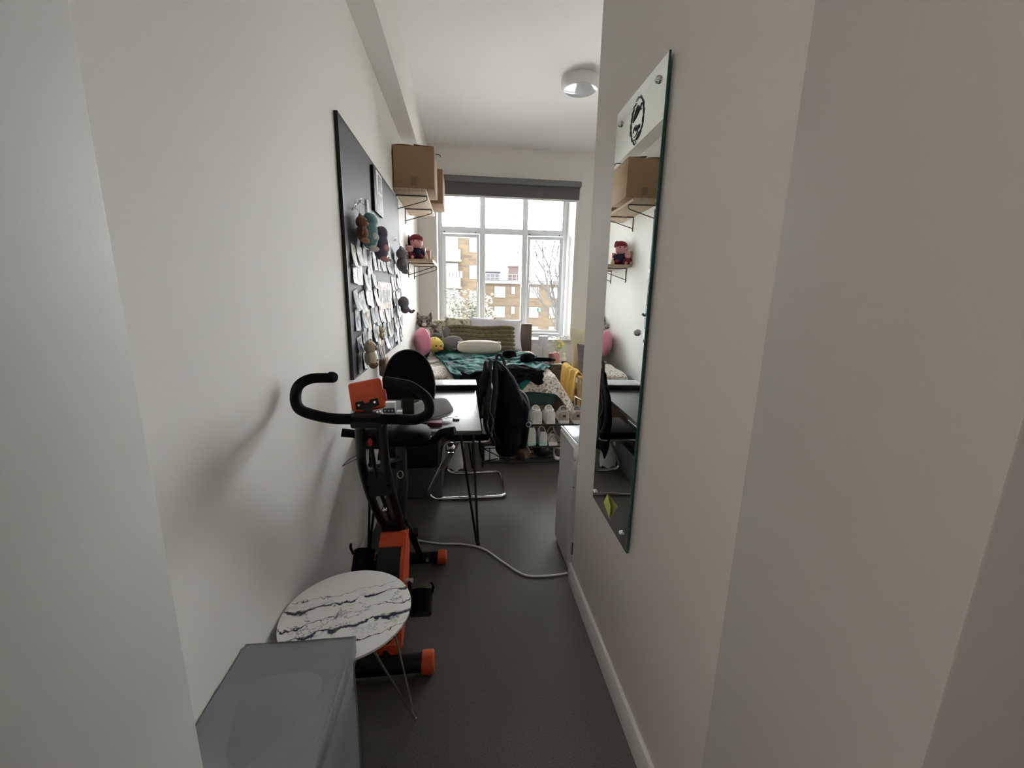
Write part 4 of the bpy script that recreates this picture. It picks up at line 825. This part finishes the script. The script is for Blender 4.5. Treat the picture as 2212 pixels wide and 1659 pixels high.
# ------------------------------------------------------------ air unit
au = T('air_unit', 'tall white portable air unit standing behind the partition corner', 'air conditioner', (.74, 2.15, 0))
prof = [(.575, .01), (.568, .05), (.572, .42), (.578, .44), (.574, .72), (.592, .742), (.93, .742), (.94, .70), (.94, .01)]
m = MB(); m.prism(prof, 1.995, 2.30, 'y'); P('housing', m, 'acw', au)
P('control_panel', MB().rbox(.592, .925, 2.01, 2.29, .742, .748, .002), 'acp', au); P('panel_rim', MB().tube([(.588, 2.0, .742), (.578, 2.295, .742)], .006, 6), 'white', au)
g = MB()
for k in range(12): g.box(.604, .72, 1.990, 1.996, .22+k*.026, .232+k*.026)
P('vent_slot', g, 'shoed', au, kind='stuff'); P('carry_handle', MB().rbox(.612, .70, 1.985, 1.997, .50, .60, .012), 'white', au)
P('screw', MB().lathe((.583, 1.995, .655), [(.004, -.002), (.004, .002)], 8, (PI/2, 0, 0)), 'dgrey', au); P('screw', MB().lathe((.583, 1.995, .50), [(.004, -.002), (.004, .002)], 8, (PI/2, 0, 0)), 'dgrey', au)
g = MB()
for k in range(4): g.box(.597, .64, 1.993, 1.9955, .645+k*.009, .649+k*.009)
P('printed_label', g, 'shoed', au); P('base_foot', MB().box(.585, .93, 2.02, 2.28, 0, .012), 'black', au)
P('socket_recess', MB().box(.592, .62, 1.990, 1.996, .10, .17), 'shoed', au)
S1('power_cable', MB().tube(cat([(-.46, 2.42, .006), (-.30, 2.357, .006), (-.144, 2.304, .006), (-.004, 2.285, .006), (.12, 2.224, .006), (.219, 2.096, .006), (.322, 1.974, .006), (.43, 1.952, .006), (.555, 1.962, .006), (.60, 1.985, .010)], 8), .0055, 8), 'white', 'white power cable snaking across the floor to the air unit', 'cable')

# ------------------------------------------------------------ mirror
my0, my1, mz0, mz1 = 1.219, 1.63, .635, 2.147
mt0 = len(bpy.data.objects)
mr = T('wall_mirror', 'tall frameless mirror screwed to the right partition wall', 'mirror', (XR, 1.425, mz0))
P('glass_slab', MB().box(XR-.0065, XR-.001, my0, my1, mz0, mz1), 'mback', mr, 'green glass edge'); P('silvered_face', MB().box(XR-.0075, XR-.0065, my0+.002, my1-.002, mz0+.002, mz1-.002), 'mirror', mr)
for y, z in ((1.276, 2.101), (1.587, 2.099), (1.588, 1.383), (1.278, 1.387), (1.597, .675), (1.274, .677)):
    P('mirror_screw', MB().lathe((XR-.007, y, z), [(.010, 0), (.011, .004), (.007, .010), (.0, .012)], 16, (0, -PI/2, 0)), 'chrome', mr)
d = T('leaf_wreath_decal', 'dark leaf wreath decal with brow and lash drawing on mirror top', 'decal', (XR-.008, 1.425, 2.05))
cy, cz, ry, rz = 1.425, 2.05, .052, .063; m = MB(); rd = random.Random(2); XD = XR-.0085
for a in range(54):
    an = a*2*PI/54+rd.uniform(-.04, .04); k = 1+rd.uniform(-.07, .07); p = Vector((XD, cy+ry*k*math.cos(an), cz+rz*k*math.sin(an))); tg = Vector((0, -math.sin(an+.35), math.cos(an+.35)))*rd.uniform(.008, .013)
    m.tube([p-tg, p, p+tg], [.0004, .0016, .0003], 4)
P('wreath', m, 'decal', d); m = MB()
for k in range(16): y = cy+.032-k*.0042; zb = cz+.012+.008*math.sin(k*.25)+.0016*k*.6; m.tube([(XD, y, zb), (XD, y+.001, zb+.013+.008*math.sin(k*.3))], [.0012, .0004], 4)
m.tube(cat([(XD, cy+.036, cz+.008), (XD, cy+.012, cz+.014), (XD, cy-.015, cz+.026), (XD, cy-.032, cz+.040)], 5), .0018, 4); P('lash_drawing', m, 'decal', d)
m = MB(); m.tube([(XD, cy+.008+.020*math.cos(a*PI/9), cz-.028+.016*math.sin(a*PI/9)) for a in range(16)], .0012, 4)
for k in range(5): m.tube(cat([(XD, cy+.010-k*.008, cz-.026), (XD, cy+.007-k*.008, cz-.018), (XD, cy+.003-k*.008, cz-.030)], 3), .0011, 4)
m.tube(cat([(XD, cy+.03, cz-.048), (XD, cy+.0, cz-.054), (XD, cy-.028, cz-.040)], 4), .0014, 4); P('lettering', m, 'decal', d)
def nt_(u, v): 
    return (XR-.009-.012*u*v, 1.478-.080*u-.035*(v)+.0, .690+.052*v-.028*u*(1)+.02*u*v)
note = S1('sticky_note', MB().grid(nt_, 6, 6, .0006), 'note', 'curling yellow sticky note on the lower part of mirror', 'note')

# the mirror hangs on stand-off screws, its near edge a centimetre proud of the wall
TM = Matrix.Translation((XR-.002, 1.63, 0)) @ Matrix.Rotation(math.radians(-1.5), 4, 'Z') @ Matrix.Translation((-(XR-.002), -1.63, 0))
for o in (mr, d, note): o.matrix_world = TM @ Matrix.Translation(o.location)
# ------------------------------------------------------------ exercise bike
bk = T('exercise_bike', 'black and orange folding exercise bike beside the left wall', 'exercise bike', (-.32, 1.78, 0))
def stab(y, x0, x1, r):
    P('stabiliser_tube', MB().tube([(x0, y, r+.004), (x1, y, r+.004)], r-.006, 16), 'black', bk)
    for a, b in ((x0-.03, x0+.022), (x1-.022, x1+.03)): P('end_cap', MB().lathe((a, y, r), [(r*.82, 0), (r, .006), (r, b-a-.006), (r*.86, b-a)], 18, (0, PI/2, 0)), 'orange', bk, 'orange rubber end cap')
stab(1.43, -.535, -.150, .044); stab(2.12, -.50, -.125, .040)
TL = [(-.341, 1.38, 1.075), (-.358, 1.44, .972), (-.376, 1.52, .85), (-.379, 1.63, .68), (-.362, 1.72, .522), (-.326, 1.79, .409)]
TR_ = [(-.270, 1.38, 1.075), (-.281, 1.44, .97), (-.290, 1.52, .847), (-.290, 1.63, .676), (-.283, 1.72, .519), (-.276, 1.79, .407)]
P('handlebar_post', MB().tube(cat(TL, 5), .0175, 12), 'black', bk); P('handlebar_post', MB().tube(cat(TR_, 5), .0175, 12), 'black', bk)
P('post_bracket', MB().rbox(-.352, -.282, 1.425, 1.465, .955, 1.03, .008), 'black', bk); P('post_bracket', MB().rbox(-.372, -.288, 1.54, 1.59, .76, .825, .01), 'black', bk)
P('post_bracket', MB().rbox(-.372, -.285, 1.57, 1.62, .70, .765, .01), 'black', bk); P('post_bracket', MB().rbox(-.365, -.275, 1.73, 1.80, .44, .50, .01), 'black', bk)
P('tension_dial', MB().lathe((-.318, 1.43, .99), [(.020, 0), (.020, .012), (.014, .02)], 16, (PI/2, 0, 0)), 'black', bk); P('dial_mark', MB().ell((-.318, 1.408, .99), (.008, .003, .015), nu=10, nv=6), 'red', bk, 'red dial centre')
P('centre_strut', MB().tube([(-.325, 1.45, .96), (-.335, 1.56, .78)], .008, 8), 'black', bk); P('centre_strut', MB().tube([(-.33, 1.6, .70), (-.32, 1.76, .47)], .008, 8), 'black', bk)
P('bolt', MB().ell((-.330, 1.655, .60), (.010, .010, .010), nu=10, nv=6), 'chrome', bk); P('bolt', MB().ell((-.270, 1.775, .425), (.011, .011, .008), nu=10, nv=6), 'chrome', bk); P('bolt', MB().rbox(-.31, -.26, 1.745, 1.76, .418, .426, .002), 'steel', bk)
P('pivot_block', MB().rbox(-.365, -.255, 1.74, 1.84, .375, .445, .012), 'black', bk)
P('locking_knob', MB().lathe((-.255, 1.80, .40), [(.010, 0), (.010, .02), (.022, .022), (.022, .045)], 12, (0, PI/2, 0)), 'black', bk)
P('rear_leg', MB().tube([(-.270, 1.78, .46), (-.258, 1.90, .34), (-.238, 2.11, .06)], .0165, 10), 'black', bk)
P('stabiliser_bolt', MB().lathe((-.20, 2.088, .05), [(.010, 0), (.010, .008)], 8, (PI/2, 0, 0)), 'chrome', bk)
# seat tube
P('seat_tube', MB().tube([(-.305, 1.99, .80), (-.290, 1.90, .60), (-.295, 1.80, .42)], .026, 12), 'black', bk)
P('seat_tube_hole', MB().tube([(-.293+.013*math.cos(a*PI/8), 1.868, .66+.018*math.sin(a*PI/8)) for a in range(16)], .003, 5, True), 'steel', bk)
P('link_bar', MB().tube([(-.345, 1.52, .86), (-.30, 1.92, .72)], .012, 8), 'black', bk)
P('seat_cushion', MB().ell((-.285, 2.04, .80), (.125, .125, .045), (-.08, 0, 0), e=.7, e2=.75, nu=26, nv=10), 'vinyl', bk); P('seat_plate', MB().rbox(-.35, -.22, 1.96, 2.12, .745, .765, .006), 'black', bk)
for k in (-1, 1):
    cx = -.300
    pts = cat([(cx+k*.05, 2.03, .752), (cx+k*.13, 2.02, .76), (cx+k*.17, 1.98, .80), (cx+k*.20, 1.95, .835), (cx+k*.262, 1.93, .852)], 5)
    P('side_grip', MB().tube(pts, [.015]*8+[.020]*(len(pts)-8), 12), 'foam', bk)
bp_ = MB(); prf = [(-.130, 0), (-.136, .05), (-.128, .12), (-.10, .19), (-.055, .235), (0, .25), (.055, .235), (.10, .19), (.128, .12), (.136, .05), (.130, 0), (.11, -.012), (-.11, -.012)]
pp = cat([(a, b, 0) for a, b in prf], 4, True)
bp_.prism([(p.x, p.y) for p in pp], -.022, .022, 'y').xf(Matrix.Translation((-.280, 2.19, .955)) @ Matrix.Rotation(-.16, 4, 'X')); P('backrest_pad', bp_, 'vinyl', bk)
P('backrest_piping', MB().tube([(p.x*1.0, -.024, p.y*1.0) for p in pp], .003, 5, True).xf(Matrix.Translation((-.280, 2.19, .955)) @ Matrix.Rotation(-.16, 4, 'X')), 'dgrey', bk)
P('backrest_post', MB().rbox(-.315, -.255, 2.155, 2.18, .76, .96, .006), 'black', bk)
# handlebar
H_ = [(-.483, 1.50, 1.198), (-.510, 1.46, 1.204), (-.538, 1.42, 1.184), (-.532, 1.38, 1.146), (-.489, 1.35, 1.113), (-.413, 1.34, 1.098), (-.312, 1.34, 1.095), (-.21, 1.34, 1.092), (-.150, 1.35, 1.088), (-.114, 1.38, 1.103), (-.122, 1.41, 1.144), (-.176, 1.45, 1.177), (-.282, 1.52, 1.183)]
hb = cat([H_[0], H_[0]]+H_[1:], 6)
H2 = [(-.460, 1.50, 1.199), (-.512, 1.465, 1.204), (-.541, 1.43, 1.190), (-.545, 1.40, 1.158), (-.528, 1.37, 1.128)]+H_[4:-1]+[(-.235, 1.49, 1.183), (-.275, 1.515, 1.184)]
hp_ = cat(H2, 7)
P('handlebar', MB().tube(hp_, .0172, 14), 'foam', bk, 'black foam covered handlebar', ang=60)
P('grip_end', MB().lathe((-.455, 1.505, 1.200), [(.019, -.012), (.020, .0), (.017, .008)], 14, (0, PI/2, -.5)), 'foam', bk)
P('bar_clamp', MB().rbox(-.36, -.26, 1.325, 1.375, 1.065, 1.112, .008), 'black', bk)
for x in (-.352, -.272): P('clamp_bolt', MB().lathe((x, 1.345, 1.112), [(.008, 0), (.008, .006), (.004, .010)], 8), 'chrome', bk)
# console (its back faces the camera)
XC = Matrix.Translation((-.318, 1.40, 1.158)) @ Matrix.Rotation(-.20, 4, 'Y') @ Matrix.Rotation(-.38, 4, 'X')
cs = P('console', MB().rbox(-.056, .056, -.012, .014, -.052, .052, .011, 3).xf(XC), 'orange', bk, 'orange console seen from behind')
P('console_face', MB().rbox(-.044, .044, .014, .017, -.044, .044, .001).xf(XC), 'black', cs); P('console_bracket', MB().prism([(-.036, -.018), (-.012, -.018), (-.008, -.026), (.008, -.026), (.012, -.018), (.036, -.018), (.038, -.042), (.014, -.046), (.014, -.066), (-.014, -.066), (-.014, -.046), (-.038, -.042)], -.017, -.0125, 'y').xf(XC), 'black', cs)
for x in (-.026, .026): P('bracket_screw', MB().lathe((x, -.017, -.030), [(.005, 0), (.004, .003)], 10, (PI/2, 0, 0)).xf(XC), 'chrome', cs)
P('raised_slot', MB().box(-.008, .008, -.0128, -.011, .0, .002).xf(XC), 'red', cs); P('side_button', MB().rbox(.050, .062, -.004, .014, -.03, .012, .005).xf(XC), 'red', cs)
# casing with flywheel and pedals
poly = [(1.79, .425), (1.705, .455), (1.60, .37), (1.50, .20), (1.455, .09), (1.50, .075), (1.60, .10), (1.74, .22), (1.80, .34)]
P('flywheel_casing', MB().prism(poly, -.352, -.268, 'x'), 'black', bk)
P('side_cover', MB().prism(poly, -.268, -.252, 'x'), 'orange', bk, 'orange side cover'); P('side_cover', MB().prism(poly, -.362, -.352, 'x'), 'black', bk)
P('casing_cap', MB().prism([(1.79, .430), (1.705, .460), (1.655, .425), (1.66, .415), (1.705, .448), (1.79, .42)], -.362, -.258, 'x'), 'orange', bk, 'orange top cap')
P('front_leg', MB().tube([(-.31, 1.52, .24), (-.31, 1.47, .14), (-.31, 1.435, .05)], .022, 10), 'black', bk); P('front_leg_sleeve', MB().rbox(-.345, -.262, 1.435, 1.50, .055, .13, .01), 'orange', bk, 'orange sleeve at near stabiliser')
P('crank_axle', MB().tube([(-.40, 1.63, .27), (-.22, 1.63, .27)], .010, 8), 'steel', bk)
for k, (cx, py, pz) in ((1, (-.235, 1.56, .215)), (-1, (-.385, 1.70, .325))):
    P('crank_arm', MB().tube([(cx, 1.63, .27), (cx+k*.01, py, pz)], .009, 8), 'black', bk); X = Matrix.Translation((cx+k*.055, py, pz)) @ Matrix.Rotation(.75, 4, 'X')
    pd = P('pedal', MB().rbox(-.045, .045, -.055, .055, -.012, .012, .008).xf(X), 'black', bk)
    P('pedal_strap', MB().grid(lambda u, v: (-.042*math.cos(u*PI)*1.05, -.045+.09*v, .012+.058*math.sin(u*PI)), 12, 3, .006).xf(X), 'vinyl', pd)
    P('strap_tail', MB().tube([(-k*-.044, .03, .02), (-k*-.052, .05, .055), (-k*-.046, .06, .085)], .006, 5, flat=.3).xf(X), 'vinyl', pd)
P('cable_tie', MB().tube(cat([(-.365, 1.5, .92), (-.415, 1.49, .895), (-.44, 1.49, .87)], 3), .0012, 4), 'black', bk); P('cable_tie', MB().tube([(-.44, 1.49, .87), (-.37, 1.5, .905)], .0012, 4), 'black', bk)

# ------------------------------------------------------------ side table and grey box
TZ = .478; tcx, tcy, tr = -.379, 1.226, .203
tb = T('side_table', 'round white marble side table with thin metal hairpin legs', 'side table', (tcx, tcy, 0))
P('marble_top', MB().lathe((0, 0, 0), [(0, TZ-.010), (tr-.002, TZ-.010), (tr, TZ-.008), (tr, TZ-.001), (tr-.001, TZ), (0, TZ)], 72).xf(Matrix.Translation((tcx, tcy, 0))), 'marble', tb)
P('underplate', MB().lathe((tcx, tcy, TZ-.022), [(0, 0), (tr-.03, 0), (tr-.008, .011), (0, .011)], 48), 'black', tb)
for a in (.03, 2.62, 4.2):
    fx, fy = tcx+.205*math.cos(a), tcy+.205*math.sin(a); m = MB()
    for da in (-.95, .95):
        m.tube([(tcx+.165*math.cos(a+da), tcy+.165*math.sin(a+da), TZ-.02), (fx-.004*math.cos(a)+.004*da*math.sin(a), fy, .012), (fx, fy, .005)], .0042, 8)
    m.ell((fx, fy, .006), .006, nu=8, nv=5); P('leg', m, 'steel', tb)
BX0, BX1, BY0, BY1, BZ = -.583, -.297, .66, 1.02, .572
gb = T('storage_ottoman', 'grey leatherette storage box with lid in the near left corner', 'storage box', (-.44, .84, 0))
P('box_body', MB().rbox(BX0+.006, BX1-.006, BY0+.006, BY1-.004, 0, BZ-.05, .008, 2), 'box', gb)
def lid(u, v):
    return (BX0+(BX1-BX0)*u, BY0+(BY1-BY0)*v, BZ-.006-.010*math.sin(u*PI)*math.sin(v*PI)+.003*noise.noise(Vector((u*3, v*3, 0))))
P('lid_skirt', MB().rbox(BX0, BX1, BY0, BY1, BZ-.06, BZ-.012, .006), 'box', gb); P('lid_top', MB().grid(lid, 16, 16, .012), 'box', gb, ang=60)
P('lid_piping', MB().tube([(BX0+.003, BY0+.003, BZ-.007), (BX1-.003, BY0+.003, BZ-.007), (BX1-.003, BY1-.003, BZ-.007), (BX0+.003, BY1-.003, BZ-.007)], .004, 6, True), 'box', gb)
P('lid_seam', MB().tube([(BX1-.022, BY0+.01, BZ-.0075), (BX1-.020, BY1-.01, BZ-.0075)], .0012, 4), 'seam', gb)
P('side_seam', MB().tube([(BX1-.005, BY1-.022, .02), (BX1-.005, BY1-.022, BZ-.07)], .0012, 4), 'seam', gb)
